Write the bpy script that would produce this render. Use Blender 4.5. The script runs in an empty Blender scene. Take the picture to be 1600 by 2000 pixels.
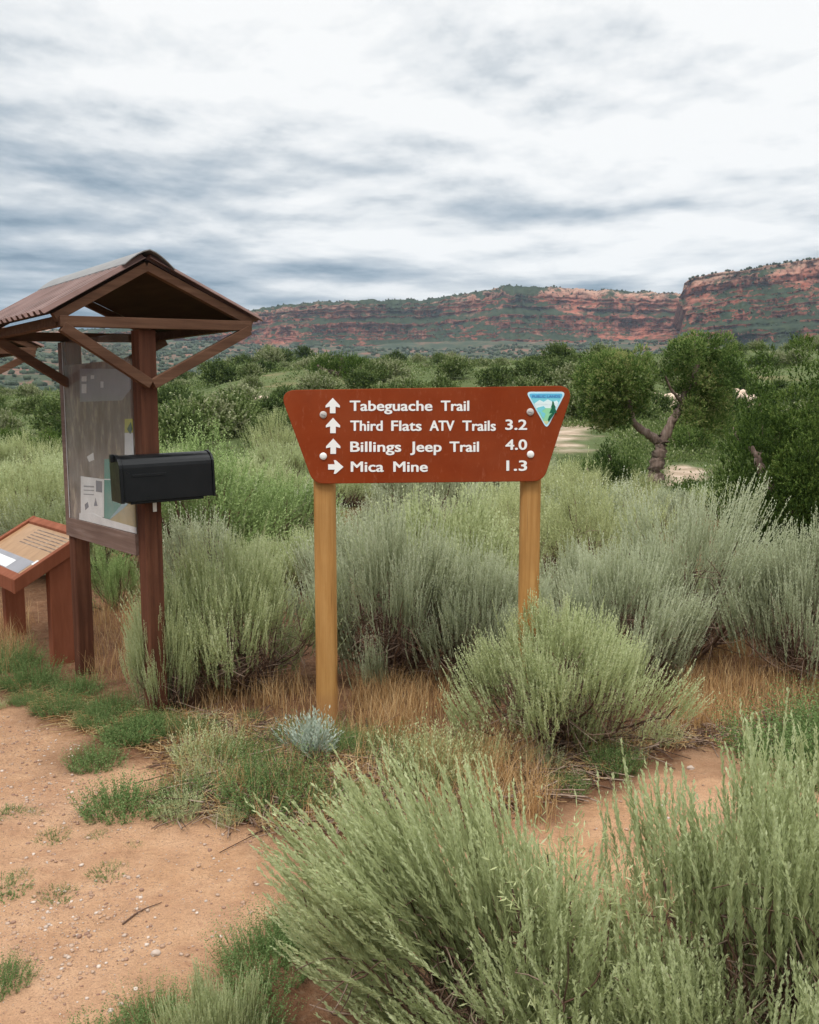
import bpy, bmesh, math
import numpy as np
from mathutils import Vector, Matrix

# ------------------------------------------------------------------ camera, sky, sun, exposure
C = bpy.context.scene
EYE = 1.45; F = 1700.0; PITCH = math.atan(200.0 / 1700.0)      # focal length in photo pixels (1600 x 2000)
cam_d = bpy.data.cameras.new('camera'); cam = bpy.data.objects.new('camera', cam_d)
C.collection.objects.link(cam); C.camera = cam
cam_d.sensor_fit = 'HORIZONTAL'; cam_d.sensor_width = 36; cam_d.lens = 36 * F / 1600
cam_d.clip_start = 0.05; cam_d.clip_end = 12000
cam.location = (0, 0, EYE); cam.rotation_euler = (math.pi / 2 - PITCH, 0, 0)

SUN_EL = math.radians(58); SUN_AZ = math.radians(-35)          # azimuth from +Y towards +X
C.view_settings.view_transform = 'Standard'; C.view_settings.look = 'None'
C.view_settings.exposure = 0.36; C.view_settings.gamma = 1
w = bpy.data.worlds.new('World'); C.world = w; w.use_nodes = True
nt = w.node_tree; N = nt.nodes; L = nt.links; N.clear()
def nd(t, **k):
    n = N.new(t)
    for a, b in k.items(): setattr(n, a, b)
    return n
def mth(op, a, b=None, c=None):
    n = N.new('ShaderNodeMath'); n.operation = op
    for i, v in enumerate((a, b, c)):
        if v is None: continue
        if isinstance(v, (int, float)): n.inputs[i].default_value = v
        else: L.new(v, n.inputs[i])
    return n.outputs[0]
out = nd('ShaderNodeOutputWorld'); bg = nd('ShaderNodeBackground')
sky = nd('ShaderNodeTexSky', sky_type='NISHITA', sun_disc=False, sun_elevation=SUN_EL, sun_rotation=SUN_AZ)
tc = nd('ShaderNodeTexCoord'); sx = nd('ShaderNodeSeparateXYZ'); L.new(tc.outputs['Generated'], sx.inputs[0])
def cloudvec(lift):
    z_ = mth('ADD', mth('MAXIMUM', mth('ADD', sx.outputs[2], lift), 0.0), 0.24)
    c_ = nd('ShaderNodeCombineXYZ'); L.new(mth('MULTIPLY', sx.outputs[0], 1.35), c_.inputs[0]); L.new(mth('DIVIDE', 1.0, z_), c_.inputs[1]); L.new(mth('MULTIPLY', sx.outputs[1], .7), c_.inputs[2]); return c_.outputs[0]
def wnoise(vec, scale, det, rough, off, dist=0.0):
    m = nd('ShaderNodeMapping'); m.inputs['Location'].default_value = off; L.new(vec, m.inputs[0])
    n = nd('ShaderNodeTexNoise'); n.inputs['Scale'].default_value = scale; n.inputs['Detail'].default_value = det
    n.inputs['Roughness'].default_value = rough; n.inputs['Distortion'].default_value = dist
    L.new(m.outputs[0], n.inputs['Vector']); return n.outputs['Fac']
va = cloudvec(0.0); vb = cloudvec(0.016)
n0 = wnoise(va, 0.9, 3, 0.5, (5.3, 2.7, 1.0))                     # broad light and dark banks
n1 = wnoise(va, 2.7, 7, 0.54, (3.1, 1.7, 0.0), 0.1)                # cloud rolls
n1b = wnoise(vb, 2.7, 7, 0.54, (3.1, 1.7, 0.0), 0.1)
n2 = wnoise(va, 8.0, 5, 0.55, (9.3, 4.2, 2.0), 0.1)
el = nd('ShaderNodeMapRange'); L.new(sx.outputs[2], el.inputs[0])
el.inputs['From Min'].default_value = 0.06; el.inputs['From Max'].default_value = 0.40
el.inputs['To Min'].default_value = -0.20; el.inputs['To Max'].default_value = 0.02
low = nd('ShaderNodeMapRange'); L.new(sx.outputs[2], low.inputs[0])
for i_, v_ in enumerate((0.095, 0.16, -0.14, 0.0)): low.inputs[i_ + 1].default_value = v_
side = mth('ADD', mth('MULTIPLY', sx.outputs[0], 0.22), low.outputs[0])
puff = mth('MULTIPLY', mth('SUBTRACT', n1, n1b), 1.25)             # lit upper edges over darker bases
dens = mth('ADD', mth('ADD', mth('ADD', mth('ADD', mth('MULTIPLY', n0, 0.75), mth('MULTIPLY', n1, 0.66)), mth('ADD', mth('MULTIPLY', n2, 0.10), puff)), el.outputs[0]), side)
rp = nd('ShaderNodeValToRGB'); L.new(dens, rp.inputs[0])
cr = rp.color_ramp; cr.elements[0].position = 0.36; cr.elements[0].color = (.17, .245, .315, 1)
cr.elements[1].position = 0.88; cr.elements[1].color = (.93, .93, .92, 1)
for p, c in ((.46, (.30, .375, .445, 1)), (.56, (.44, .50, .555, 1)), (.66, (.60, .64, .67, 1)), (.75, (.78, .80, .81, 1))):
    e = cr.elements.new(p); e.color = c
nish = nd('ShaderNodeMix', data_type='RGBA', blend_type='MULTIPLY'); nish.inputs['Factor'].default_value = 1
L.new(sky.outputs[0], nish.inputs['A']); nish.inputs['B'].default_value = (.1, .1, .1, 1)
mx = nd('ShaderNodeMix', data_type='RGBA'); mx.inputs['Factor'].default_value = 0.95
L.new(nish.outputs['Result'], mx.inputs['A']); L.new(rp.outputs[0], mx.inputs['B'])
# an overcast sky is brightest overhead
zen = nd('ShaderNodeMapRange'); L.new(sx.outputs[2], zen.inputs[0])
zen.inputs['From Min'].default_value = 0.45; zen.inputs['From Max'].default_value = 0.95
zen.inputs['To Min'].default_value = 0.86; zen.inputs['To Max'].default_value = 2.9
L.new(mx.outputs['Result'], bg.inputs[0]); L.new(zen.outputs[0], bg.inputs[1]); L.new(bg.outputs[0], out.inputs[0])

sd = bpy.data.lights.new('sun', 'SUN'); sd.energy = 1.5; sd.angle = math.radians(14); sd.color = (1, .95, .88)
so = bpy.data.objects.new('sun', sd); C.collection.objects.link(so)
sdir = Vector((math.sin(SUN_AZ) * math.cos(SUN_EL), math.cos(SUN_AZ) * math.cos(SUN_EL) * -1, math.sin(SUN_EL)))
so.rotation_euler = sdir.to_track_quat('Z', 'Y').to_euler()
sky.sun_rotation = math.atan2(sdir.x, sdir.y)

# ------------------------------------------------------------------ helpers
COL = C.collection
CT, ST = math.cos(PITCH), math.sin(PITCH)
def ray(px, py):
    a, b = px - 800, 1000 - py
    return Vector((a, F * CT + b * ST, -F * ST + b * CT))
def atY(px, py, Y):
    r = ray(px, py); return Vector((0, 0, EYE)) + r * (Y / r.y)
def gnd(px, py, z=0.0):
    r = ray(px, py); return Vector((0, 0, EYE)) + r * ((z - EYE) / r.z)
def hitplane(px, py, p0, n):
    r = ray(px, py); o = Vector((0, 0, EYE)); return o + r * ((p0 - o).dot(n) / r.dot(n))

def tag(o, label=None, cat=None, group=None, kind=None):
    if label: o['label'] = label
    if cat: o['category'] = cat
    if group: o['group'] = group
    if kind: o['kind'] = kind
    return o
def empty(name, loc, rz=0, label=None, cat=None, group=None):
    o = bpy.data.objects.new(name, None); COL.objects.link(o); o.location = loc; o.rotation_euler = (0, 0, rz)
    o.empty_display_size = .1
    return tag(o, label, cat, group)
def link(name, me, parent=None):
    o = bpy.data.objects.new(name, me); COL.objects.link(o)
    if parent: o.parent = parent
    return o
def mesh_np(name, V, Fc, mat, smooth=False, attrs=None, nper=4):
    """V (n,3) array, Fc (m,nper) int array -> mesh"""
    me = bpy.data.meshes.new(name); V = np.asarray(V, np.float32); Fc = np.asarray(Fc, np.int32)
    me.vertices.add(len(V)); me.vertices.foreach_set('co', V.ravel())
    me.loops.add(Fc.size); me.loops.foreach_set('vertex_index', Fc.ravel())
    me.polygons.add(len(Fc)); me.polygons.foreach_set('loop_start', np.arange(0, Fc.size, nper, dtype=np.int32))
    me.polygons.foreach_set('loop_total', np.full(len(Fc), nper, np.int32))
    if smooth: me.polygons.foreach_set('use_smooth', np.ones(len(Fc), bool))
    for k, a in (attrs or {}).items():
        at = me.attributes.new(k, 'FLOAT', 'POINT'); at.data.foreach_set('value', np.asarray(a, np.float32).ravel())
    me.update(calc_edges=True)
    if mat: me.materials.append(mat)
    return me

class MB:
    """collects shapes into one mesh"""
    def __init__(s): s.v = []; s.f = []
    def add(s, vs, fs):
        n = len(s.v); s.v += [tuple(v) for v in vs]; s.f += [tuple(i + n for i in f) for f in fs]; return s
    def box(s, a, b):
        x0, y0, z0 = a; x1, y1, z1 = b
        return s.add([(x0,y0,z0),(x1,y0,z0),(x1,y1,z0),(x0,y1,z0),(x0,y0,z1),(x1,y0,z1),(x1,y1,z1),(x0,y1,z1)],
                     [(3,2,1,0),(4,5,6,7),(0,1,5,4),(1,2,6,5),(2,3,7,6),(3,0,4,7)])
    def beam(s, p, q, w, h, up=(0, 0, 1), cut=None):
        """rectangular bar from p to q, w across, h along up"""
        p = Vector(p); q = Vector(q); d = (q - p).normalized(); r = d.cross(Vector(up)).normalized(); u = r.cross(d).normalized()
        vs = []
        for e in (p, q):
            for a, b in ((-1,-1),(1,-1),(1,1),(-1,1)): vs.append(e + r * a * w / 2 + u * b * h / 2)
        return s.add(vs, [(0,1,2,3),(7,6,5,4),(0,4,5,1),(1,5,6,2),(2,6,7,3),(3,7,4,0)])
    def prism(s, pts, t0, t1, fr):
        """polygon pts (2D) extruded between offsets t0,t1; fr maps (a,b,t) to 3D"""
        n = len(pts); vs = [fr(a, b, t0) for a, b in pts] + [fr(a, b, t1) for a, b in pts]
        fs = [tuple(range(n)), tuple(range(2*n-1, n-1, -1))] + [(i, i + n, (i+1) % n + n, (i+1) % n) for i in range(n)]
        return s.add(vs, fs)
    def build(s, name, mat, parent=None, bevel=0, smooth=False, label=None):
        me = bpy.data.meshes.new(name); me.from_pydata(s.v, [], s.f)
        bm = bmesh.new(); bm.from_mesh(me); bmesh.ops.recalc_face_normals(bm, faces=bm.faces); bm.to_mesh(me); bm.free()
        if smooth: me.polygons.foreach_set('use_smooth', [True] * len(me.polygons))
        me.materials.append(mat); o = link(name, me, parent)
        if bevel:
            b = o.modifiers.new('bevel', 'BEVEL'); b.width = bevel; b.segments = 2; b.limit_method = 'ANGLE'
        if label: o['label'] = label
        return o

# ---- numpy value noise
def _h(ix, iy, iz, seed):
    n = (ix.astype(np.int64) * 374761393 + iy.astype(np.int64) * 668265263 + iz.astype(np.int64) * 2147483647 % 1274126177 + seed * 144269504) & 0xffffffff
    n = (n ^ (n >> 13)) * 1274126177 & 0xffffffff
    n = (n ^ (n >> 16)) * 2246822519 & 0xffffffff
    return ((n ^ (n >> 15)) & 0xffffff) / float(0xffffff) * 2 - 1
def vn(x, y, z=None, seed=0):
    x = np.asarray(x, float); y = np.asarray(y, float); z = np.zeros_like(x) if z is None else np.asarray(z, float) + 0 * x
    ix, iy, iz = np.floor(x), np.floor(y), np.floor(z); fx, fy, fz = x - ix, y - iy, z - iz
    fx, fy, fz = [t * t * (3 - 2 * t) for t in (fx, fy, fz)]; r = 0
    for a in (0, 1):
        for b in (0, 1):
            for c in (0, 1):
                wgt = (fx if a else 1 - fx) * (fy if b else 1 - fy) * (fz if c else 1 - fz)
                r = r + wgt * _h(ix + a, iy + b, iz + c, seed)
    return r
def fbm(x, y, z=None, o=4, seed=0, g=.5):
    r = 0; a = 1; f = 1
    for i in range(o):
        r = r + a * vn(np.asarray(x) * f, np.asarray(y) * f, None if z is None else np.asarray(z) * f, seed + i * 17); a *= g; f *= 2.03
    return r

# ------------------------------------------------------------------ materials
class Mt:
    def __init__(s, name, rough=.8, spec=.3):
        s.m = bpy.data.materials.new(name); s.m.use_nodes = True; s.t = s.m.node_tree
        s.b = s.t.nodes['Principled BSDF']; s.b.inputs['Roughness'].default_value = rough
        s.b.inputs['Specular IOR Level'].default_value = spec
        s.tc = s.t.nodes.new('ShaderNodeTexCoord')
    def n(s, t, **k):
        n = s.t.nodes.new(t)
        for a, b in k.items(): setattr(n, a, b)
        return n
    def l(s, a, b): s.t.links.new(a, b)
    def vec(s, sc=(1,1,1), src='Object', rot=(0,0,0)):
        m = s.n('ShaderNodeMapping'); m.inputs['Scale'].default_value = sc; m.inputs['Rotation'].default_value = rot
        s.l(s.tc.outputs[src], m.inputs[0]); return m.outputs[0]
    def noise(s, scale, det=4, rough=.55, sc=(1,1,1), src='Object', dist=0, out='Fac'):
        n = s.n('ShaderNodeTexNoise'); n.inputs['Scale'].default_value = scale; n.inputs['Detail'].default_value = det
        n.inputs['Roughness'].default_value = rough; n.inputs['Distortion'].default_value = dist
        s.l(s.vec(sc, src), n.inputs['Vector']); return n.outputs[out]
    def ramp(s, fac, stops):
        r = s.n('ShaderNodeValToRGB'); s.l(fac, r.inputs[0]); e = r.color_ramp.elements
        e[0].position, e[0].color = stops[0][0], (*stops[0][1], 1); e[1].position, e[1].color = stops[-1][0], (*stops[-1][1], 1)
        for p, c in stops[1:-1]: k = e.new(p); k.color = (*c, 1)
        return r.outputs[0]
    def rng(s, fac, a, b, c=0., d=1.):
        r = s.n('ShaderNodeMapRange'); s.l(fac, r.inputs[0])
        for i, v in enumerate((a, b, c, d)): r.inputs[i + 1].default_value = v
        return r.outputs[0]
    def mix(s, fac, a, b, mode='MIX'):
        m = s.n('ShaderNodeMix', data_type='RGBA', blend_type=mode)
        for k, v in (('Factor', fac), ('A', a), ('B', b)):
            if isinstance(v, (int, float)): m.inputs[k].default_value = v
            elif isinstance(v, tuple): m.inputs[k].default_value = (*v, 1)
            else: s.l(v, m.inputs[k])
        return m.outputs['Result']
    def attr(s, name):
        a = s.n('ShaderNodeAttribute', attribute_name=name); return a.outputs['Fac']
    def math(s, op, a, b=0.):
        m = s.n('ShaderNodeMath', operation=op)
        for i, v in enumerate((a, b)):
            if isinstance(v, (int, float)): m.inputs[i].default_value = v
            else: s.l(v, m.inputs[i])
        return m.outputs[0]
    def bump(s, h, dist, strength=1.):
        b = s.n('ShaderNodeBump'); b.inputs['Distance'].default_value = dist; b.inputs['Strength'].default_value = strength
        s.l(h, b.inputs['Height']); s.l(b.outputs[0], s.b.inputs['Normal'])
    def base(s, c):
        if isinstance(c, tuple): s.b.inputs['Base Color'].default_value = (*c, 1)
        else: s.l(c, s.b.inputs['Base Color'])
        return s.m

def wood(name, dark, mid, light, axis=2, scale=1., rough=.8, streak=26):
    m = Mt(name, rough, .15); sc = [streak, streak, streak]; sc[axis] = 1.3
    g = m.noise(1.6 * scale, 6, .65, tuple(sc), dist=.3); b = m.noise(3.5, 4, .6)
    c = m.ramp(g, [(.25, dark), (.5, mid), (.75, light)])
    c = m.mix(m.rng(b, .35, .7), c, m.mix(.55, c, dark))
    m.bump(g, .004, .6); return m.base(c)
def plain(name, col, rough=.6, var=.12, spec=.3):
    m = Mt(name, rough, spec); k = m.noise(9, 4)
    d = tuple(x * (1 - var) for x in col); l_ = tuple(min(1, x * (1 + var)) for x in col)
    return m.base(m.ramp(k, [(.3, d), (.7, l_)]))
def foliage(name, stops, trans=.25, rough=.7, objvar=.18):
    """leaf colour runs over the per-shoot tint attribute"""
    m = Mt(name, rough, .15); a = m.attr('tint')
    oi = m.n('ShaderNodeObjectInfo'); k = m.math('ADD', a, m.math('MULTIPLY', m.math('SUBTRACT', oi.outputs['Random'], .5), objvar))
    c = m.ramp(k, stops); m.base(c)
    tr = m.n('ShaderNodeBsdfTranslucent'); m.l(c, tr.inputs['Color']); mx = m.n('ShaderNodeMixShader'); mx.inputs[0].default_value = trans
    o = m.t.nodes['Material Output']; m.l(m.b.outputs[0], mx.inputs[1]); m.l(tr.outputs[0], mx.inputs[2]); m.l(mx.outputs[0], o.inputs[0])
    return m.m

M = {}
def pine():
    m = Mt('treated_pine', .8, .15); g = m.noise(1.6, 6, .65, (26, 26, 1.3), dist=.35); b = m.noise(3.2, 4, .6)
    c = m.ramp(g, [(.22, (.26, .12, .032)), (.5, (.45, .23, .072)), (.75, (.58, .335, .125))]); c = m.mix(m.rng(b, .35, .7, 0, .6), c, (.33, .165, .055))
    v = m.n('ShaderNodeTexVoronoi'); v.inputs['Scale'].default_value = 1; m.l(m.vec((7, 7, 3.1)), v.inputs['Vector']); c = m.mix(m.rng(v.outputs['Distance'], .10, .20, .85, 0), c, (.12, .05, .018))
    crk = m.noise(2.0, 3, .5, (60, 60, .9)); c = m.mix(m.rng(crk, .66, .70, 0, .7), c, (.13, .06, .022))
    sp = m.n('ShaderNodeSeparateXYZ'); m.l(m.tc.outputs['Object'], sp.inputs[0]); z = m.math('ADD', sp.outputs['Z'], m.math('MULTIPLY', m.noise(9, 4, .6), .12))
    c = m.mix(m.rng(z, .10, .26, .65, 0), c, (.30, .15, .075)); m.bump(g, .004, .6); return m.base(c)
M['post_wood'] = pine()
M['kiosk_wood'] = wood('brown_stained_wood', (.055, .022, .013), (.115, .043, .024), (.18, .075, .043))
M['kiosk_wood_x'] = wood('weathered_brown_lumber', (.07, .034, .02), (.13, .065, .038), (.20, .11, .068), axis=0)
M['kiosk_deck'] = wood('dark_roof_boards', (.022, .012, .007), (.04, .022, .013), (.06, .034, .02), axis=1, streak=8)  # colour darkened to put the shade under the roof into the boards
M['rust_brown'] = wood('rusty_brown_paint', (.17, .052, .026), (.235, .078, .04), (.30, .11, .062), streak=10)
M['frame_grey'] = wood('weathered_frame_wood', (.12, .075, .06), (.19, .125, .10), (.29, .21, .18), axis=1)
def roof_mat():
    m = Mt('brown_corrugated_metal', .5, .4); m.b.inputs['Metallic'].default_value = .15
    a = m.noise(5, 5, .6); b = m.noise(2.2, 3, .5, (1, 9, 1))
    c = m.ramp(a, [(.3, (.13, .07, .055)), (.55, (.20, .115, .095)), (.75, (.27, .17, .145))])
    return m.base(m.mix(m.rng(b, .5, .8, 0, .5), c, (.30, .22, .20)))
M['roof'] = roof_mat()
M['ridge'] = plain('grey_ridge_metal', (.20, .19, .18), .45)
def black_mat():
    m = Mt('black_enamel', .38, .28); n = m.noise(14, 5, .6)
    m.l(m.rng(n, .3, .8, .25, .5), m.b.inputs['Roughness']); return m.base(m.ramp(n, [(.3, (.003, .0035, .004)), (.8, (.008, .009, .010))]))
M['black'] = black_mat()
M['sign'] = (lambda m: (m.base(m.mix(m.rng(m.noise(55, 6, .75, (1, 1, .35)), .57, .72, 0, .38), m.mix(m.rng(m.noise(2.2, 5, .6), .42, .70, 0, .6), m.ramp(m.noise(6, 5, .6), [(.25, (.190, .026, .004)), (.5, (.225, .033, .005)), (.8, (.255, .043, .009))]), (.27, .062, .022)), (.36, .13, .07)))))(Mt('sign_brown', .7, .12))
M['sign_edge'] = plain('sign_edge_brown', (.10, .022, .01), .7)
M['white'] = plain('white_lettering', (.86, .84, .80), .5, .03)
M['white_bolt'] = plain('white_bolt_cap', (.82, .80, .76), .4, .06)
M['grey_bolt'] = plain('grey_bolt_cap', (.52, .47, .43), .4, .25)
M['paper'] = plain('paper', (.62, .61, .60), .8, .06)
M['ink'] = plain('dark_print', (.16, .16, .19), .8)
M['poster_green'] = plain('green_print', (.06, .21, .17), .8, .15)
M['poster_yellow'] = plain('yellow_print', (.42, .40, .08), .8)
M['emblem_green'] = plain('deep_green_print', (.03, .09, .05), .8)
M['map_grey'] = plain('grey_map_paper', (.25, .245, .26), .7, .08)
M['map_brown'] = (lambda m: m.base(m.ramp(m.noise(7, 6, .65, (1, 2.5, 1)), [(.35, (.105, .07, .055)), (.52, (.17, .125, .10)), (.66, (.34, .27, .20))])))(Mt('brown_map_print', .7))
M['map_tan'] = plain('tan_hill_print', (.33, .27, .14), .7, .2)
M['map_blue'] = plain('blue_grey_print', (.22, .33, .37), .7, .2)
M['tan_panel'] = (lambda m: m.base(m.ramp(m.noise(14, 5, .6, (1, 3, 1)), [(.3, (.30, .17, .085)), (.7, (.42, .255, .135))])))(Mt('faded_tan_panel', .35, .5))
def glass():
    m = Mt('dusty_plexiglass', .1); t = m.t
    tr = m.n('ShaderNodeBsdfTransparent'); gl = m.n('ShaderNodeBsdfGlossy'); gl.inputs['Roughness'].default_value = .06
    df = m.n('ShaderNodeBsdfDiffuse'); df.inputs['Color'].default_value = (.62, .58, .57, 1)  # pale diffuse share stands in for reflections lightening the pane
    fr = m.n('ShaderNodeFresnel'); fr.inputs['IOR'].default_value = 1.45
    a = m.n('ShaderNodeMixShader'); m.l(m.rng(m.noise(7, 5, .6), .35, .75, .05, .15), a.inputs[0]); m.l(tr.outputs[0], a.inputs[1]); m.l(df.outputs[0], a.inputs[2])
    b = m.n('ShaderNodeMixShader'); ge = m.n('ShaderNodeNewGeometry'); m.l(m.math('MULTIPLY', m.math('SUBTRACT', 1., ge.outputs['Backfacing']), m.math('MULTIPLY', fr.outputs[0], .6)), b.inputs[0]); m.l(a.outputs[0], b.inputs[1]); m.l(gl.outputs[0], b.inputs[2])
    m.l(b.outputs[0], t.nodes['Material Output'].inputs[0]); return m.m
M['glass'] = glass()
# emblem colours
for k, c in (('em_rim', (.55, .80, .88)), ('em_sky', (.12, .48, .72)), ('em_snow', (.75, .88, .88)), ('em_lake', (.20, .62, .70)),
             ('em_meadow', (.30, .68, .38)), ('em_gold', (.62, .66, .35)), ('em_tree', (.01, .12, .06)), ('em_text', (.08, .20, .50))):
    M[k] = plain(k.replace('em_', 'emblem_'), c, .45, .05)
# plants
M['sage'] = foliage('sage_leaf', [(0, (.26, .28, .125)), (.3, (.41, .45, .22)), (.65, (.54, .585, .325)), (1, (.67, .69, .44))], .45)
M['sage_grey'] = foliage('grey_sage_leaf', [(0, (.25, .265, .155)), (.3, (.41, .44, .275)), (.65, (.54, .57, .385)), (1, (.66, .68, .51))], .45)
M['sage_yellow'] = foliage('yellow_green_leaf', [(0, (.26, .28, .12)), (.4, (.42, .45, .21)), (.75, (.54, .56, .31)), (1, (.65, .65, .43))], .4)
M['bright'] = foliage('bright_green_leaf', [(0, (.15, .22, .07)), (.4, (.26, .35, .125)), (.8, (.40, .49, .21)), (1, (.52, .59, .31))], .35)
M['weed'] = foliage('weed_leaf', [(0, (.085, .135, .04)), (.4, (.135, .205, .065)), (.8, (.21, .30, .11)), (1, (.30, .36, .17))], .35)
M['silver'] = foliage('silver_leaf', [(0, (.30, .36, .28)), (.5, (.44, .50, .41)), (1, (.56, .60, .50))], .35)
M['juniper'] = foliage('juniper_scale_leaf', [(0, (.032, .062, .011)), (.4, (.07, .122, .02)), (.8, (.13, .195, .04)), (1, (.21, .26, .075))], .22)
M['pinyon'] = foliage('pinyon_needle', [(0, (.045, .085, .02)), (.4, (.12, .19, .045)), (.8, (.22, .31, .085)), (1, (.38, .38, .15))], .35)
M['straw'] = foliage('dry_grass', [(0, (.30, .16, .06)), (.5, (.50, .31, .14)), (1, (.68, .52, .29))], .3)
M['twig'] = foliage('dead_twig', [(0, (.07, .042, .03)), (.5, (.16, .095, .065)), (1, (.34, .25, .19))], 0)
M['bark'] = wood('juniper_bark', (.10, .065, .05), (.24, .17, .135), (.40, .32, .27), streak=16)
M['hillbush'] = foliage('hill_scrub_leaf', [(0, (.05, .08, .022)), (.4, (.10, .145, .038)), (.75, (.18, .225, .075)), (1, (.31, .32, .18))], .22, objvar=1.0)
M['farscrub'] = foliage('far_scrub_leaf', [(0, (.022, .036, .02)), (1, (.05, .068, .036))], 0)
M['stone'] = foliage('pebble', [(0, (.24, .14, .10)), (.5, (.38, .25, .17)), (.85, (.42, .33, .27)), (1, (.58, .48, .40))], 0, .8, 0)

# ------------------------------------------------------------------ terrain
CX = np.array([-3000, -700, 0, 140, 320, 420, 520, 600, 900, 1130, 1600, 2400, 5000], float)
CY = np.array([795, 788, 784, 778, 760, 733, 708, 697, 692, 694, 690, 684, 700], float)
def H(x, y):
    x = np.asarray(x, float); y = np.asarray(y, float); r = np.hypot(x, y) + 1e-6
    ys = np.maximum(y, .35 * r); px = 800 + F * x / ys; e = np.interp(px, CX, CY)
    zc = EYE + 140 * (800 - e) / F
    near = zc * np.clip((r - 16) / 124, 0, 1) ** 1.25
    far = 2 + 112 * np.clip((r - 400) / 1150, 0, 1) ** 1.15
    t = np.clip((r - 140) / 220, 0, 1); t = t * t * (3 - 2 * t)
    z = np.where(r < 140, near, zc * (1 - t) + (far - 2 * (1 - t)) * t)
    amp = np.clip((r - 14) / 60, 0, 1)
    z = z + amp * 1.3 * fbm(x / 22, y / 22, o=4, seed=5) + np.clip((r - 250) / 500, 0, 1) * 7 * fbm(x / 160, y / 160, o=3, seed=9)
    n = np.clip((26 - r) / 10, 0, 1)
    z = z + n * (.018 * fbm(x / 1.1, y / 1.1, o=3, seed=3) + .009 * fbm(x / .2, y / .17, o=3, seed=4) * np.clip((14 - r) / 6, 0, 1))
    return z
def Hs(x, y): return float(H(np.array([x]), np.array([y]))[0])

def poly_sd(x, y, pts):
    """signed distance to polygon (positive inside)"""
    d = np.full(x.shape, 1e9); ins = np.zeros(x.shape, bool); n = len(pts)
    for i in range(n):
        ax, ay = pts[i]; bx, by = pts[(i + 1) % n]; ex, ey = bx - ax, by - ay
        t = np.clip(((x - ax) * ex + (y - ay) * ey) / (ex * ex + ey * ey), 0, 1)
        d = np.minimum(d, np.hypot(x - ax - t * ex, y - ay - t * ey))
        c = ((ay > y) != (by > y)) & (x < (bx - ax) * (y - ay) / ((by - ay) if by != ay else 1e-9) + ax); ins ^= c
    return np.where(ins, d, -d)
def wpoly(px): return [(gnd(a, b).x, gnd(a, b).y) for a, b in px]
SAND1 = wpoly([(-900, 1405), (0, 1385), (110, 1420), (170, 1500), (330, 1500), (345, 1610), (520, 1640), (640, 1700), (600, 1850), (420, 1900), (250, 2000), (200, 2700), (-1600, 2700)])
SAND2 = wpoly([(640, 1690), (860, 1640), (1100, 1600), (1250, 1540), (1390, 1480), (1640, 1500), (1900, 1540), (1800, 1640), (1420, 1600), (1330, 1660), (1100, 1800), (700, 1900)])
nr = 430; na = 760
rad = np.concatenate([[0.0], np.geomspace(.5, 1750, nr)])
ang = np.linspace(math.radians(-100), math.radians(100), na)
RR, AA = np.meshgrid(rad, ang, indexing='ij'); gx = RR * np.sin(AA); gy = RR * np.cos(AA) - .0
gy = gy - 1.2 * np.exp(-RR / 1.5)                                   # pull the fan's root behind the camera
gz = H(gx, gy)
idx = np.arange((nr + 1) * na).reshape(nr + 1, na)
fq = np.stack([idx[:-1, :-1], idx[:-1, 1:], idx[1:, 1:], idx[1:, :-1]], -1).reshape(-1, 4)
sd1 = np.maximum(poly_sd(gx, gy, SAND1), poly_sd(gx, gy, SAND2))
sand = np.clip(.5 + (sd1 + .12 * fbm(gx / .25, gy / .25, o=3, seed=21)) / .22, 0, 1)
TR = [wpoly(p) for p in ([(1040, 905), (1075, 862), (1110, 850), (1160, 848), (1195, 843), (1200, 856), (1170, 868), (1130, 882), (1110, 905)], [(1300, 952), (1302, 924), (1330, 920), (1368, 926), (1384, 940), (1340, 952)])]
pale = np.clip(.5 + (np.maximum(poly_sd(gx, gy, TR[0]) / 1.2, poly_sd(gx, gy, TR[1]) / .3) + .5 * fbm(gx / .8, gy / .8, o=3, seed=22)), 0, 1)
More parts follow.
